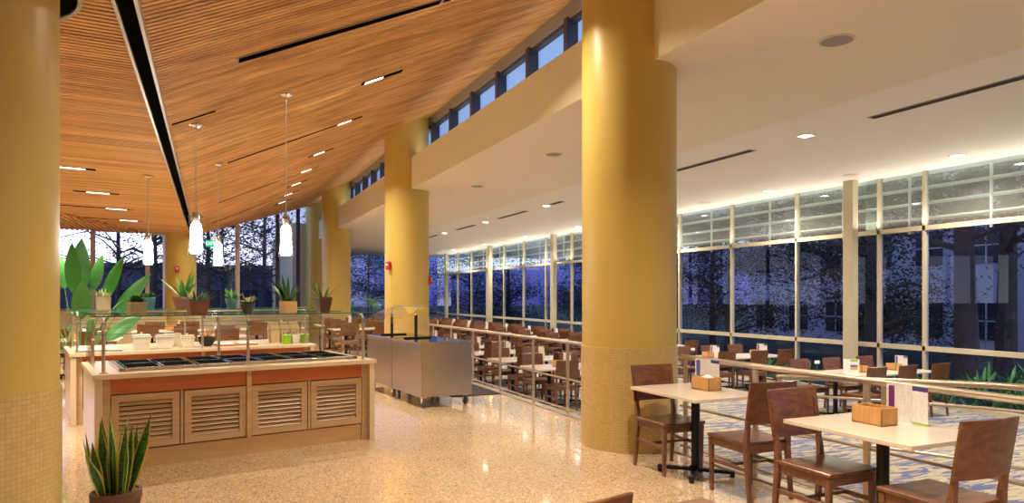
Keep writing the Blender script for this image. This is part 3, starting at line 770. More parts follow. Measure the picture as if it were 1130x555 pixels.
# small floor fittings left of the counters
fs_ = thing('floor_stand', 'small cream upright on a square foot plate left of the front counter', 'floor fitting', (-5.02,7.28,0), .2)
MB().box(-.09,.02,-.06,.06,0,.014).build('foot_plate', M['alu'], fs_); MB().box(-.005,.015,-.02,.02,.014,.20).build('upright', M['stone'], fs_)
ou = thing('outlet_post', 'slim grey post with an outlet box beside the left column', 'outlet post', (-5.33,10.45,0), .3)
MB().cyl(0,0,0,.52,.012,n=10).build('pole', M['alu'], ou); MB().box(-.035,.035,-.03,.03,.52,.70).build('outlet_box', M['greymetal'], ou, bevel=.004); MB().cyl(0,0,0,.012,.06,n=16).build('foot', M['alu'], ou)
MB().box(-.015,.015,-.033,-.029,.56,.66).build('socket_plate', M['dark'], ou)

# ------------------------------------------------------------------ steel carts
CRR = math.radians(5.5); NC = (-1.41,9.2)
def cart(off, label):
    c, s_ = math.cos(CRR), math.sin(CRR)
    t = thing('serving_cart', label, 'cart', (NC[0]-off*s_, NC[1]+off*c, 0), CRR, 'steel carts')
    MB().box(.0,.79,.0,1.21,.15,.895).build('cabinet', M['steel'], t, bevel=.006)
    MB().box(-.012,.802,-.012 if off == 0 else 0,1.215,.895,.92).build('top', M['steel'], t, bevel=.003)
    MB().box(.03,.765,.03,1.185,.92,.924).build('top_surface', M['cooktop'], t)
    for xx in (.07,.72):
        for yy in (.09,1.12):
            cb = MB().box(xx-.04,xx+.04,yy-.035,yy+.035,.135,.15); cb.box(xx-.026,xx-.020,yy-.03,yy+.025,.06,.14); cb.box(xx+.020,xx+.026,yy-.03,yy+.025,.06,.14)
            co = cb.build('caster', M['chrome'], t)
            w = MB().lathe([(.03,-.016),(.062,-.016),(.065,-.008),(.065,.008),(.062,.016),(.03,.016)],0,0,20); w.xf(Matrix.Translation((xx,yy-.012,.065)) @ Matrix.Rotation(PI/2,4,'Y')); w.build('wheel', M['wheel'], co, smooth=True)
    return t
cart(0,'near stainless steel cart on casters with a black glass top')
cart(1.235,'far stainless steel cart on casters behind the near one')
gs = thing('glass_guard', 'free standing tilted glass guard on two black posts over the steel carts', 'glass guard', (NC[0],NC[1],.924), CRR)
for yy in (.95, 2.05):
    MB().box(.10,.55,yy-.02,yy+.02,0,.022).build('foot', M['blackmetal'], gs, bevel=.003); MB().box(.275,.315,yy-.018,yy+.018,.022,.36).build('post', M['blackmetal'], gs, bevel=.003)
    MB().tube([(.295,yy,.35),(.295,yy,.42),(.34,yy,.46)],.012,8).build('bracket', M['chrome'], gs, smooth=True)
gp = MB().add([(-.02,.75,.33),(.40,.75,.49),(.40,2.25,.49),(-.02,2.25,.33)],[(0,1,2,3)]).build('glass_panel', M['glass'], gs)
MB().bar((.40,.75,.49),(.40,2.25,.49),.006,.012).build('glass_edge', M['glassedge'], gp)
MB().add([(.0,.75,.33),(-.10,.75,.24),(-.10,2.25,.24),(.0,2.25,.33)],[(0,1,2,3)]).build('glass_lip', M['glass'], gs)
tag(MB().box(-.66,.16,10.05,12.3,0,.012).build('floor_mat', M['rubber'], bevel=.003), 'black ribbed floor mat between the steel carts and railing', 'mat')

# ------------------------------------------------------------------ plants
def pot_square(t, w0, w1, h, mt):
    m = MB(); a, b = w0/2, w1/2
    m.hexa([(-a,-a,0),(a,-a,0),(a,a,0),(-a,a,0)],[(-b,-b,h),(b,-b,h),(b,b,h),(-b,b,h)]); m.build('pot', mt, t, bevel=.006)
    MB().box(-b*.86,b*.86,-b*.86,b*.86,h-.002,h+.006).build('soil', M['soil'], t)
def pot_round(t, r0, r1, h, mt, lip=True):
    p = [(r0,0),(r1*.96,h*.82),(r1,h*.84),(r1,h),(r1*.88,h),(r1*.86,h-.015)] if lip else [(r0,0),(r0*.9,h*.3),(r1*.95,h*.9),(r1,h),(r1*.88,h),(r1*.86,h-.015)]
    MB().lathe(p,0,0,28).build('pot', mt, t, smooth=True)
    MB().cyl(0,0,h-.02,h-.008,r1*.87,n=20).build('soil', M['soil'], t)
def rosettes(t, h, r, n, mt, size):
    m = MB()
    for q in range(n):
        a0 = random.uniform(0,2*PI); rr = r*math.sqrt(random.random()); c = (rr*math.cos(a0), rr*math.sin(a0), h+random.uniform(0,.03))
        for kk in range(14):
            m.leaf(c, kk*2.4, .25+kk*.085, size*(1-.03*kk), size*.42, -.2, lambda t: math.sin(PI*min(1,.25+.75*t))**.7, .3, 3)
    m.build('foliage', mt, t, smooth=True)
def blades(t, h, n, lmin, lmax, w, mt, r=.05, emin=.7, emax=1.45, bend=.5):
    m = MB()
    for q in range(n):
        a = random.uniform(0,2*PI); rr = r*math.sqrt(random.random())
        m.leaf((rr*math.cos(a),rr*math.sin(a),h-.01), a, random.uniform(emin,emax), random.uniform(lmin,lmax), w*random.uniform(.8,1.2), random.uniform(0,bend), lambda t: (1-t**2.2)*(.55+.9*min(t*2,1)*.5), .2, 5, random.uniform(-.5,.5))
    m.build('foliage', mt, t, smooth=True)
SH = 1.395
def on1(a, b): return loc_on(C1, a, b, SH)
def on2(a, b): return loc_on(C2, a, b, SH)
def P(label, loc): return thing('potted_plant', label, 'plant', loc, CR+random.uniform(-.2,.2), 'plants on the glass shelves')
t = P('succulents in a square concrete pot on the front glass shelf', on1(.362,.2)); pot_square(t,.13,.14,.12,M['concrete']); rosettes(t,.12,.055,7,M['leaf'],.06)
t = P('grey-green spiky succulent in a square terracotta pot on the front glass shelf', on1(.881,.20)); pot_square(t,.145,.185,.13,M['terracotta']); blades(t,.13,70,.08,.15,.018,M['leafgrey'],.07,.4,1.4,.3)
t = P('pale agave in a dark flared pot on the front glass shelf', on1(1.346,.2)); pot_round(t,.05,.075,.12,M['darkpot']); blades(t,.12,22,.07,.12,.024,M['leafpale'],.02,.25,1.2,.1)
t = P('dark green snake plant in a square cream pot on the front glass shelf', on1(1.756,.2)); pot_square(t,.135,.145,.125,M['creampot']); blades(t,.125,16,.16,.32,.05,M['leaf'],.04,.8,1.5,.3)
t = P('upright leafy plant in a tapered dark brown pot, rightmost on the front shelf', on1(2.135,.2)); pot_square(t,.10,.15,.165,M['browncer']); blades(t,.165,9,.12,.21,.045,M['leafbright'],.03,.7,1.3,.5)
t = P('pale yellow-green succulent in a concrete pot, leftmost on the rear shelf', on2(.372,.24)); pot_square(t,.15,.16,.17,M['concrete']); blades(t,.17,26,.07,.15,.03,M['leafpale'],.05,.3,1.3,.3)
t = P('green succulents in a teal pot on the rear glass shelf', on2(.881,.24)); pot_square(t,.13,.15,.16,M['teal']); rosettes(t,.16,.06,6,M['leaf'],.07)
t = P('tall green leaves in a terracotta pot behind the spiky succulent, on the rear shelf', on2(1.292,.24)); pot_round(t,.09,.14,.17,M['terracotta']); blades(t,.17,12,.25,.42,.075,M['leafbright'],.04,.7,1.35,.5)
t = P('small leafy plant in a round teal pot, rightmost on the rear shelf', on2(1.915,.24)); pot_round(t,.06,.09,.15,M['teal']); blades(t,.15,16,.1,.18,.06,M['leafbright'],.03,.5,1.4,.5)
# foreground snake plant
t = thing('snake_plant', 'variegated snake plant with yellow leaf edges in a mauve pot, foreground left', 'plant', (-4.66,5.06,0), .2)
pot_round(t,.105,.150,.315,M['mauvepot'])
for (a, r, el, L_, w, bd, tw) in [(3.3,.09,1.33,.42,.055,-.1,.6),(2.9,.10,1.18,.36,.05,-.12,.2),(2.0,.07,1.42,.46,.055,.03,1.2),(1.0,.05,1.5,.50,.06,.02,2.0),(4.7,.08,1.50,.56,.07,-.02,1.45),
        (.0,.03,1.52,.44,.055,.02,1.7),(.4,.08,1.48,.43,.05,.0,1.2),(5.5,.08,1.44,.38,.05,.06,.7),(-.15,.07,1.27,.54,.075,-.05,1.3),(5.0,.09,1.36,.34,.055,.1,1.5),(3.9,.09,1.40,.36,.055,-.05,.9),
        (3.6,.05,1.49,.48,.06,.0,1.0),(4.3,.04,1.51,.40,.05,.0,1.5),(1.7,.09,1.45,.42,.05,.05,1.4),(2.5,.06,1.50,.45,.05,.02,.8),(3.2,.03,1.47,.50,.05,.02,1.3),(5.9,.06,1.44,.46,.05,-.02,1.6),(4.9,.05,1.42,.40,.055,.05,1.2),(4.2,.10,1.25,.30,.05,.1,1.2)]:
    a -= math.radians(24)
    MB().leaf((r*math.cos(a),r*math.sin(a),.295), a, el, L_, w*1.3, bd, lambda t: (.55+.45*math.sin(PI*min(1,t*1.1)))*(1-max(0,t-.6)**1.5*3.6), .25, 10, tw).build('leaf', M['snakeleaf'], t, smooth=True)
# bird of paradise behind the counters, left
t = thing('bird_of_paradise', 'tall large-leaved green plant beside the left column behind the counters', 'plant', (-6.12,13.45,0), 0)
pot_round(t,.16,.24,.42,M['browncer'])
for (a, el, pet, L_, w, bd, rl) in [(1.6,1.50,1.25,.85,.42,.15,.3),(4.6,1.45,1.20,.80,.40,.25,-.3),(.15,1.05,.95,.85,.30,.25,1.2),(-.2,1.30,1.10,.80,.34,.3,1.0),(3.3,1.30,1.15,.80,.38,.5,-.9),(2.9,1.15,.95,.75,.40,.6,-1.0),
        (4.9,1.20,.85,.75,.36,.7,.2),(5.6,1.05,.70,.70,.34,.6,.6),(4.0,1.0,.65,.70,.36,.7,-.5),(.4,.85,.55,.65,.32,.5,1.0),(2.4,1.35,1.35,.70,.34,.4,-.4),(5.2,.8,.35,.6,.32,.5,.3),(4.3,.8,.35,.6,.32,.6,-.3),(3.6,.9,.6,.65,.36,.5,-.8),(.9,1.4,1.30,.6,.26,.3,.5)]:
    p = Vector((.05*math.cos(a),.05*math.sin(a),.40)); d = Vector((math.cos(a)*math.cos(el),math.sin(a)*math.cos(el),math.sin(el)))
    st = MB().tube([p, p+d*pet*.5, p+d*pet], .014, 6, .007); lf = st.build('stalk', M['leafbright'], t, smooth=True)
    MB().leaf(p+d*pet, a, el, L_*1.1, w*.8, bd, lambda t: math.sin(PI*min(1,.05+t**.85*.95))**.8, .25, 9, random.uniform(-.2,.2), rl).build('leaf', M['leaf'], lf, smooth=True)
# palm by the end windows
def palm(loc, label, h, n, fl):
    t = thing('palm', label, 'plant', loc)
    pot_round(t,.2,.3,.5,M['darkpot']); MB().tube([(0,0,.45),(.02,0,h*.5),(0,.03,h)],.05,8,.035).build('trunk', M['bark'], t, smooth=True)
    m = MB()
    for q in range(n):
        a = 2*PI*q/n+random.uniform(-.2,.2); el = random.uniform(.4,1.35); p = Vector((0,0,h)); prev = p
        for i in range(12):
            e = el - 1.3*i/12; d = Vector((math.cos(a)*math.cos(e),math.sin(a)*math.cos(e),math.sin(e))); p2 = p + d*fl/12
            m.bar(p,p2,.012,.008)
            for sg in (-1,1): m.leaf(p2, a+sg*.9, e-.15, .30*math.sin(PI*(i+1.5)/14)+.05, .03, .5, None, .1, 3)
            p = p2
    m.build('fronds', M['leafbright'], t)
palm((1.75,27.0,LOW),'bright green palm between two rear columns near the end windows',1.75,14,1.05)
palm((1.15,29.6,LOW),'darker low palm left of the bright green palm near end windows',1.35,12,.8)

# ------------------------------------------------------------------ ceiling fittings
def pendant(x, y, label):
    zc = wz(x) if x > -4.574 else lz(x)
    t = thing('pendant_lamp', label, 'pendant lamp', (x,y,0), 0, 'pendant lamps over the counters')
    zb = 2.03
    MB().lathe([(.075,zc-.012),(.075,zc-.03),(.02,zc-.045)],0,0,24).build('canopy', M['chrome'], t, smooth=True)
    MB().cyl(0,0,zb+.48,zc-.03,.005,n=8).build('cord', M['alu'], t)
    c = MB().lathe([(.012,zb+.50),(.045,zb+.48),(.045,zb+.40),(.03,zb+.38)],0,0,20)
    for a in (0,PI/2,PI,3*PI/2): c.bar((math.cos(a)*.04,math.sin(a)*.04,zb+.44),(math.cos(a)*.085,math.sin(a)*.085,zb+.44),.012,.012)
    c.build('cap', M['chrome'], t, smooth=True)
    MB().lathe([(.075,zb+.47),(.075,zb+.40),(.066,zb+.33),(.07,zb+.22),(.082,zb)],0,0,28,False).build('outer_glass', M['glass'], t, smooth=True)
    MB().lathe([(.02,zb+.39),(.050,zb+.35),(.060,zb+.30),(.058,zb+.22),(.062,zb+.12),(.066,zb+.05),(.05,zb+.02)],0,0,24).build('diffuser', M['bulb'], t, smooth=True)
pendant(-4.25,8.45,'glowing glass pendant lamp, near left over the front counter')
pendant(-3.29,8.38,'glowing glass pendant lamp, near right over the front counter')
pendant(-3.99,11.5,'glowing glass pendant lamp, far right beside the exit sign')
pendant(-4.95,11.5,'glowing glass pendant lamp, far left in front of the windows')

def ceil_bar(y, xa, xb, w, lit, label, name, cat, side, mat='black'):
    f = wz if side == 'r' else lz
    t = thing(name, label, cat, ((xa+xb)/2, y, 0), 0, 'strips in the wood ceiling'); xc = (xa+xb)/2
    def slab(x0, x1, h0, h1, ww):
        return MB().hexa([(x0-xc,-ww/2,f(x0)-h0),(x1-xc,-ww/2,f(x1)-h0),(x1-xc,ww/2,f(x1)-h0),(x0-xc,ww/2,f(x0)-h0)],[(x0-xc,-ww/2,f(x0)+h1),(x1-xc,-ww/2,f(x1)+h1),(x1-xc,ww/2,f(x1)+h1),(x0-xc,ww/2,f(x0)+h1)])
    slab(xa,xb,.006,.05,w).build('slot', M[mat], t)
    if lit: slab(lit[0],lit[1],.012,.03,w*.62).build('lens', M['litwood'], t)
    if mat == 'greymetal':
        for q in range(4):
            o_ = MB().hexa([(xa+.03-xc,-w/2+.02+q*.028,f(xa+.03)-.014),(xb-.03-xc,-w/2+.02+q*.028,f(xb-.03)-.014),(xb-.03-xc,-w/2+.036+q*.028,f(xb-.03)-.014),(xa+.03-xc,-w/2+.036+q*.028,f(xa+.03)-.014)],
                         [(xa+.03-xc,-w/2+.02+q*.028,f(xa+.03)),(xb-.03-xc,-w/2+.02+q*.028,f(xb-.03)),(xb-.03-xc,-w/2+.036+q*.028,f(xb-.03)),(xa+.03-xc,-w/2+.036+q*.028,f(xa+.03))])
            o_.build('blade', M['black'], t)
    return t
ceil_bar(6.56,-3.9,-1.95,.13,None,'long grey linear air grille in the wood ceiling, nearest the camera','air_grille','air grille','r','greymetal')
ceil_bar(6.56,-1.93,-1.3,.13,(-1.85,-1.4),'recessed strip light at the top edge, in line with the long air grille','strip_light','ceiling light','r')
ceil_bar(9.2,-2.24,-1.68,.13,(-2.19,-1.95),'recessed strip light in the wood ceiling, first beyond the air grille','strip_light','ceiling light','r')
ceil_bar(11.75,-3.85,-1.71,.085,(-2.12,-1.90),'long black slot with a strip light at its upper end, above the far pendants','strip_light','ceiling light','r')
ceil_bar(14.4,-2.28,-1.76,.11,(-2.16,-1.95),'short recessed strip light, third one up the wood slope','strip_light','ceiling light','r')
ceil_bar(16.55,-3.95,-1.75,.085,(-2.15,-1.93),'second long black slot with a strip light at its upper end','strip_light','ceiling light','r')
ceil_bar(18.6,-2.3,-1.75,.11,(-2.15,-1.93),'short recessed strip light between the second and third long slots','strip_light','ceiling light','r')
ceil_bar(20.6,-4.1,-1.75,.085,(-2.15,-1.93),'third long black slot with a strip light, near the left windows','strip_light','ceiling light','r')
ceil_bar(22.4,-2.3,-1.75,.11,(-2.15,-1.93),'last short recessed strip light before the window wall','strip_light','ceiling light','r')
ceil_bar(8.15,-4.48,-4.05,.05,None,'thin black slot beside the near left pendant','ceiling_slot','ceiling slot','r')
ceil_bar(11.44,-6.35,-5.62,.12,(-6.2,-5.75),'strip light in the flat wood ceiling, nearest the left column','strip_light','ceiling light','l')
ceil_bar(14.0,-6.30,-5.60,.12,(-6.1,-5.75),'strip light in the flat wood ceiling, second from the left column','strip_light','ceiling light','l')
ceil_bar(16.45,-7.2,-5.60,.10,(-6.1,-5.72),'long slot with strip light in the flat wood ceiling, third from the column','strip_light','ceiling light','l')
ceil_bar(18.8,-7.4,-5.60,.10,(-6.1,-5.72),'long slot with strip light in the flat wood ceiling, nearest the left windows','strip_light','ceiling light','l')

def soz(x): return CZ+.035*x/3.1 if x < 3.1 else CZ+.035*(1-(x-3.1)/(WX+.4-3.1))
def disc(x, y, r, label, name='ceiling_speaker'):
    t = thing(name, label, 'ceiling speaker', (x,y,soz(x)), 0, 'round ceiling fittings')
    MB().lathe([(r*.86,-.006),(r*.9,-.012),(r,-.010),(r,.01)],0,0,36).build('trim_ring', M['offwhite'], t, smooth=True)
    MB().lathe([(r*.86,-.010),(.0,-.010)],0,0,36,False).build('grille', M['speaker'] if name == 'ceiling_speaker' else M['offwhite'], t)
disc(1.245,4.575,.165,'large round grey ceiling speaker, right of the big column'); disc(1.18,10.17,.15,'round grey ceiling speaker in the soffit, first left of the big column')
disc(1.19,13.79,.15,'round grey ceiling speaker in the soffit, second left of the big column')
for i, y in enumerate((9.515,13.84,18.1,22.45,26.74)):
    disc(7.42,y,.15,f'white round disc on the ceiling near the windows, {ORD[i]} from the camera','ceiling_disc')
def downlight(x, y, label, pw=16):
    t = thing('downlight', label, 'downlight', (x,y,soz(x)), 0, 'square downlights')
    m = MB(); r = .10
    for q in ((-r,r,-r,-r+.015),(-r,r,r-.015,r),(-r,-r+.015,-r,r),(r-.015,r,-r,r)): m.box(*q,-.012,.01)
    m.build('frame', M['offwhite'], t); MB().box(-r+.015,r-.015,-r+.015,r-.015,-.006,.005).build('lens', M['lit'], t)
DL = [(4.05,7.52),(4.05,11.85),(4.05,16.12),(4.05,20.5),(4.05,24.7),(7.45,7.45),(7.45,11.72),(7.42,16.05),(7.42,20.41),(7.35,24.53),(7.35,28.94),(7.3,33.1),(4.05,29.0),(4.05,3.3),(7.45,3.2)]
for i, (x, y) in enumerate(DL):
    row = 'the row beside the air grilles' if x < 6 else 'the row along the windows'
    kx = sum(1 for (a, b) in DL if (a < 6) == (x < 6) and b < y)
    downlight(x, y, f'square recessed downlight in {row}, {ORD[kx]} from the camera')
for i, (a, b) in enumerate(((3.6,6.42),(8.61,10.63),(12.9,13.7),(15.2,15.45+.4),(17.35,19.39),(21.47,23.3),(25.6,27.4))):
    t = thing('air_diffuser', f'dark slotted air diffuser in the white ceiling, {ORD[i]} from the camera', 'air diffuser', (4.05,(a+b)/2,soz(4.05)), 0, 'slotted air diffusers'); hh = (b-a)/2
    MB().box(-.075,.075,-hh,hh,-.008,.01).build('frame', M['greymetal'], t)
    for q in range(3): MB().box(-.055+q*.042,-.030+q*.042,-hh+.02,hh-.02,-.012,0).build('slot', M['dark'], t)
# exit sign, alarms
t = thing('exit_sign', 'small green glowing exit sign hanging in front of the left windows', 'sign', (-4.09,19.7,0), math.radians(-24))
zc = wz(-4.09)
MB().cyl(0,0,3.05,zc,.008,n=8).build('rod', M['alu'], t); MB().box(-.13,.13,-.02,.02,2.88,3.06).build('panel', M['exitgreen'], t, bevel=.004)
def text_obj(body, size, parent, mat, loc, rot):
    c = bpy.data.curves.new('letters','FONT'); c.body = body; c.size = size; c.align_x = 'CENTER'; c.align_y = 'CENTER'; c.extrude = .001
    o = bpy.data.objects.new('letters', c); COL.objects.link(o); bpy.context.view_layer.update()
    me = bpy.data.meshes.new_from_object(o.evaluated_get(bpy.context.evaluated_depsgraph_get())); bpy.data.objects.remove(o)
    me.materials.clear(); me.materials.append(mat)
    o = bpy.data.objects.new('letters', me); COL.objects.link(o); o.parent = parent; o.location = loc; o.rotation_euler = rot
text_obj('EXIT', .125, t, M['exittext'], (0,-.023,2.97), (PI/2,0,0))
for (x, y, z, rz, lab) in ((-4.98,21.885,2.35,0,'small red fire alarm on the column under the ceiling slot'),(-.46,14.93,2.25,-1.1,'small red fire alarm on the left side of the column behind the carts'),(.47,14.97,1.92,1.2,'small red fire alarm box on right side of the column behind the carts')):
    t = thing('fire_alarm', lab, 'fire alarm', (x,y,z), rz, 'fire alarms')
    MB().box(-.06,.06,-.06,0,-.09,.09).build('housing', M['alarm'], t, bevel=.008); MB().box(-.03,.03,-.075,-.058,0,.05).build('strobe', M['white'], t, bevel=.004)

# ------------------------------------------------------------------ outside
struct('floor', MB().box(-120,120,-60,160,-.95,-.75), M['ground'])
def tree(x, y, h, r, n, label, crown0=.35, leafs=.22, mat='treeleaf', trunk=.16, lean=0.):
    t = thing('tree', label, 'tree', (x,y,-.8), random.uniform(0,6), 'trees outside the windows')
    rnd = random.Random(int(x*31+y*17))
    tr = MB(); top = Vector((lean,lean*.4,h*.86)); pts = [Vector((0,0,0)), Vector((lean*.3,.1,h*.4)), top]
    tr.tube([pts[0],pts[1],pts[2]], trunk, 8, trunk*.35)
    cl = MB(); tips = []
    for q in range(int(14+h)):
        f = crown0 + (1-crown0)*rnd.random(); b = pts[1].lerp(top, max(0,(f-.4)/.6)) if f > .4 else Vector((0,0,0)).lerp(pts[1], f/.4)
        b = Vector((b.x,b.y,h*f*.88)); a = rnd.uniform(0,2*PI); L_ = r*(1.1-.6*abs(f-.55))*rnd.uniform(.55,1.1)
        mid = b + Vector((math.cos(a)*L_*.5, math.sin(a)*L_*.5, L_*.18)); e = b + Vector((math.cos(a)*L_, math.sin(a)*L_, L_*rnd.uniform(.0,.4)))
        tr.tube([b,mid,e], trunk*.32, 5, .012); tips += [mid, e, mid.lerp(e,.5)]
    tr.build('trunk', M['bark'], t, smooth=True)
    vs=[]; fs=[]
    for q in range(n):
        c = rnd.choice(tips); sp = r*.17
        p = Vector((c.x+rnd.gauss(0,sp), c.y+rnd.gauss(0,sp), c.z+rnd.gauss(0,sp*.7)))
        d = Vector((rnd.uniform(-1,1),rnd.uniform(-1,1),rnd.uniform(-.6,.6))).normalized(); s_ = d.cross(Vector((rnd.uniform(-1,1),rnd.uniform(-1,1),rnd.uniform(-1,1)))).normalized()
        l_ = leafs*rnd.uniform(.6,1.3); o_ = len(vs)
        vs += [p, p+d*l_*.5+s_*l_*.28, p+d*l_, p+d*l_*.5-s_*l_*.28]; fs.append((o_,o_+1,o_+2,o_+3))
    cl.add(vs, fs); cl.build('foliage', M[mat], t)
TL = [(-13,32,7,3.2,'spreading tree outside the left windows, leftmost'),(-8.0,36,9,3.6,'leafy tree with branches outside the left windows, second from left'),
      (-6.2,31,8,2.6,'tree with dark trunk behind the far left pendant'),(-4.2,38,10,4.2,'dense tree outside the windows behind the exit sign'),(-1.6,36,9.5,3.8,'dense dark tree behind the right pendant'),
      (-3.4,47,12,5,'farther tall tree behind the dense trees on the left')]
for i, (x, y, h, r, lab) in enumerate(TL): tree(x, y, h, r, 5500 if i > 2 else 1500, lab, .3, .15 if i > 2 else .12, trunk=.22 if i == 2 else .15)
TRS = [(13.2,10.9,11,3.0,'pine tree with thick trunk, nearest outside the right windows'),(17.3,12.4,12,3.2,'second pine tree outside the right windows, set farther back'),(15.0,15.0,10,3.4,'dark tree outside, just left of the thick cream post'),
      (17.8,17.6,9,3.4,'dark tree outside, straight behind the thick cream post'),
      (19,19,9,3.6,'tall dark tree behind the window-side tables'),(14.5,21,6.5,2.8,'dark tree outside the windows right of the big column'),(18,26,7,3.2,'dark leafy tree outside, hidden partly by the big column'),
      (13.5,29,5.8,2.8,'dark tree outside the windows left of the big column'),(16,34,6.8,3.2,'leafy tree outside the far windows, middle one'),(12.5,38,5.8,2.8,'dark tree outside the far end of windows'),
      (13,46,6.5,3.2,'tree beyond the far corner of the windows'),(8,47,6.5,3,'tree beyond the end wall windows'),(3.6,46,7,2.8,'tree behind the bright palm beyond the end windows'),(25,38,8,4,'large distant tree far beyond the windows')]
for i, (x, y, h, r, lab) in enumerate(TRS): tree(x, y, h, r, 5000 if i < 2 else 11000, lab, .3 if i < 2 else .10, .115, trunk=.30 if i < 3 else .16)
def shrub(x, y, h, r, n, label, mat='shrubleaf', up=True):
    t = thing('shrub', label, 'shrub', (x,y,-.78), 0, 'shrubs outside the windows'); rnd = random.Random(int(x*7+y*13)); m = MB()
    for q in range(n):
        a = rnd.uniform(0,2*PI); rr = r*math.sqrt(rnd.random())
        m.leaf((rr*math.cos(a),rr*math.sin(a),rnd.uniform(0,h*.55)), rnd.uniform(0,2*PI), rnd.uniform(.3,1.4), rnd.uniform(.25,.5)*h*.8, .06, rnd.uniform(0,1), None, .2, 3)
    m.build('foliage', M[mat], t)
for i, (x, y, h) in enumerate(((9.0,4.9,1.2),(9.1,6.0,1.3),(9.0,6.9,1.5),(9.2,7.8,1.3),(9.1,9.2,1.0),(9.3,10.6,1.2),(9.2,12.8,1.1))):
    shrub(x, y, h, .55, 170, f'green grassy shrub outside the right windows, {ORD[i]} from the camera')
for i, (x, y, h) in enumerate(((-15,27,2.6),(-12.4,27.5,2.4),(-10.6,28,2.6),(-8.5,27.5,2.5),(-7,28.5,2.4),(-5.4,30,2.6))):
    shrub(x, y, h, 1.1, 260, f'dark hedge bush outside the left windows, {ORD[i]} from the left', 'treeleaf')
def building(x0, x1, y0, y1, h, face, cols, rows, label, wallm, w0=1.2, h0=1.5, z0=.6):
    t = thing('building', label, 'building', ((x0+x1)/2,(y0+y1)/2,-.8)); cx, cy = (x0+x1)/2, (y0+y1)/2
    MB().box(x0-cx,x1-cx,y0-cy,y1-cy,0,h).build('wall', M[wallm], t); MB().box(x0-cx-.3,x1-cx+.3,y0-cy-.3,y1-cy+.3,h,h+.3).build('roof', M['dusk_dark'], t)
    for i in range(cols):
        for j in range(rows):
            z = z0+j*(h-z0)/rows
            if face == 'x':
                yy = y0-cy+(i+.5)*(y1-y0)/cols; f = MB().box(x0-cx-.06,x0-cx+.02,yy-w0/2,yy+w0/2,z,z+h0).build('window', M['dusk_glass'], t)
                g_ = MB().box(x0-cx-.09,x0-cx-.05,yy-.03,yy+.03,z,z+h0); g_.box(x0-cx-.09,x0-cx-.05,yy-w0/2,yy+w0/2,z+h0/2-.03,z+h0/2+.03); g_.build('muntin', M['dusk_wall'], f)
            else:
                xx = x0-cx+(i+.5)*(x1-x0)/cols; f = MB().box(xx-w0/2,xx+w0/2,y0-cy-.06,y0-cy+.02,z,z+h0).build('window', M['dusk_glass'], t)
building(25,34,9,31,10,'x',9,3,'pale stucco building with rows of windows beyond the right windows','dusk_wall')
building(-16,1,50,58,4.2,'y',9,1,'long low dark building beyond the left windows','dusk_dark',1.4,1.2,1.6)

# ------------------------------------------------------------------ light
def area(loc, rot, sx, sy, w, col, spread=PI):
    l = bpy.data.lights.new('lamp','AREA'); l.shape = 'RECTANGLE'; l.size = sx; l.size_y = sy; l.energy = w; l.color = col; l.spread = spread
    o = bpy.data.objects.new('lamp', l); COL.objects.link(o); o.location = loc; o.rotation_euler = rot; return o
WARM = (1.,.83,.62)
for (x, y) in DL: area((x,y,soz(x)-.02), (0,0,0), .16, .16, 88, (1.,.87,.70), math.radians(135))
for y, x in ((6.56,-1.62),(9.2,-2.07),(11.75,-2.0),(14.4,-2.05),(16.55,-2.04),(18.6,-2.04),(20.6,-2.04)): area((x,y,wz(x)-.03), (0,0,0), .3, .1, 125, WARM, math.radians(150))
for y in (8.5,11.44,14.0,16.45,18.8): area((-6.0,y,lz(-6)-.03), (0,0,0), .4, .1, 75, WARM, math.radians(120))
for x in (-9.5,-13): 
    for y in (3,9,15): area((x,y,lz(x)-.03), (0,0,0), .4, .2, 75, WARM, math.radians(120))
for y in (-3.5,0.,3.0): area((-1.8,y,wz(-1.8)-.03), (0,0,0), .3, .12, 120, WARM, math.radians(120))  # unseen lamps added near the camera to brighten surfaces facing it
# linear uplight along the window transom
area((WX-.16,16,2.95), (PI,0,0), .05, 42, 240, (1.,.92,.78))
# unseen linear uplight added above the fascia to brighten the wood ceiling
area((.22,14,4.66), (PI,math.radians(25),0), .06, 28, 90, WARM)
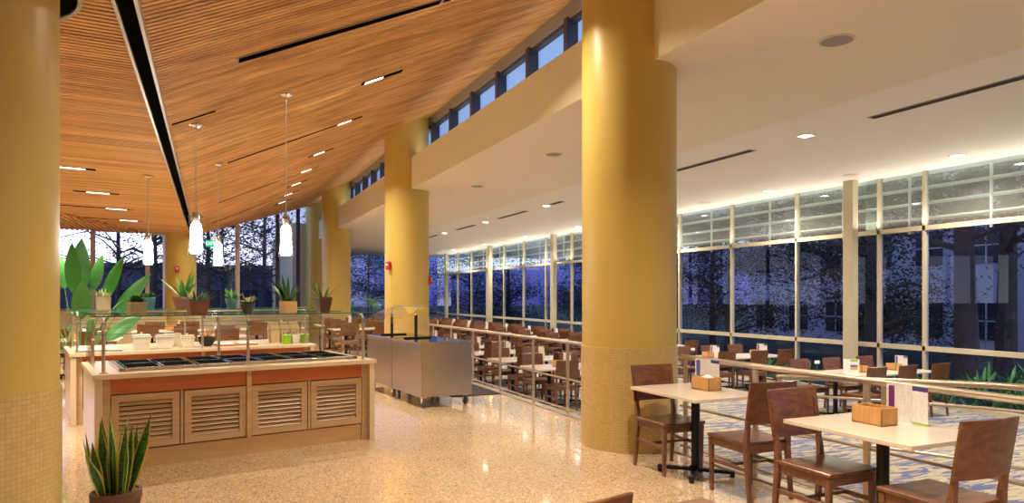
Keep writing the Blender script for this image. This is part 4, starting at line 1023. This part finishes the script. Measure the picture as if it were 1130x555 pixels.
# ------------------------------------------------------------------ world: dusk sky, brighter towards the left
w = bpy.data.worlds.new('dusk'); scn.world = w; w.use_nodes = True; t = w.node_tree
bg = t.nodes['Background']
tc = t.nodes.new('ShaderNodeTexCoord'); sx = t.nodes.new('ShaderNodeSeparateXYZ'); lk(t, tc.outputs['Generated'], sx.inputs[0])
a = t.nodes.new('ShaderNodeMath'); a.operation = 'MULTIPLY_ADD'; a.inputs[1].default_value = -.9; a.inputs[2].default_value = .62; lk(t, sx.outputs[0], a.inputs[0])
hz = ramp(t, [(0,(.10,.11,.40)),(.25,(.08,.09,.34)),(.41,(.10,.11,.42)),(.47,(.35,.37,.75)),(.54,(1.2,1.2,1.4)),(.64,(3.2,3.15,3.3))]); lk(t, a.outputs[0], hz.inputs['Fac'])
el = ramp(t, [(.50,(0,0,0)),(.62,(1,1,1))])
e2 = t.nodes.new('ShaderNodeMath'); e2.operation = 'MULTIPLY_ADD'; e2.inputs[1].default_value = .5; e2.inputs[2].default_value = .5; lk(t, sx.outputs[2], e2.inputs[0]); lk(t, e2.outputs[0], el.inputs['Fac'])
mx = t.nodes.new('ShaderNodeMix'); mx.data_type = 'RGBA'; lk(t, el.outputs['Color'], mx.inputs[0]); lk(t, hz.outputs['Color'], mx.inputs[6]); mx.inputs[7].default_value = (.26,.44,.78,1)
lk(t, mx.outputs[2], bg.inputs['Color']); bg.inputs['Strength'].default_value = 1.0

# ------------------------------------------------------------------ camera
cd = bpy.data.cameras.new('camera'); cam = bpy.data.objects.new('camera', cd); COL.objects.link(cam)
cam.location = CAM; cam.rotation_euler = (PI/2, 0, -math.atan(.444))
cd.sensor_width = 36; cd.sensor_fit = 'HORIZONTAL'; cd.lens = 750/1130*36; cd.shift_y = 49.5/1130; cd.clip_end = 500
scn.camera = cam
scn.view_settings.view_transform = 'Standard'
scn.view_settings.look = 'None'
scn.view_settings.exposure = .18
scn.cycles.max_bounces = 8; scn.cycles.transparent_max_bounces = 24
scn.cycles.use_denoising = True
scn.cycles.sample_clamp_indirect = 8
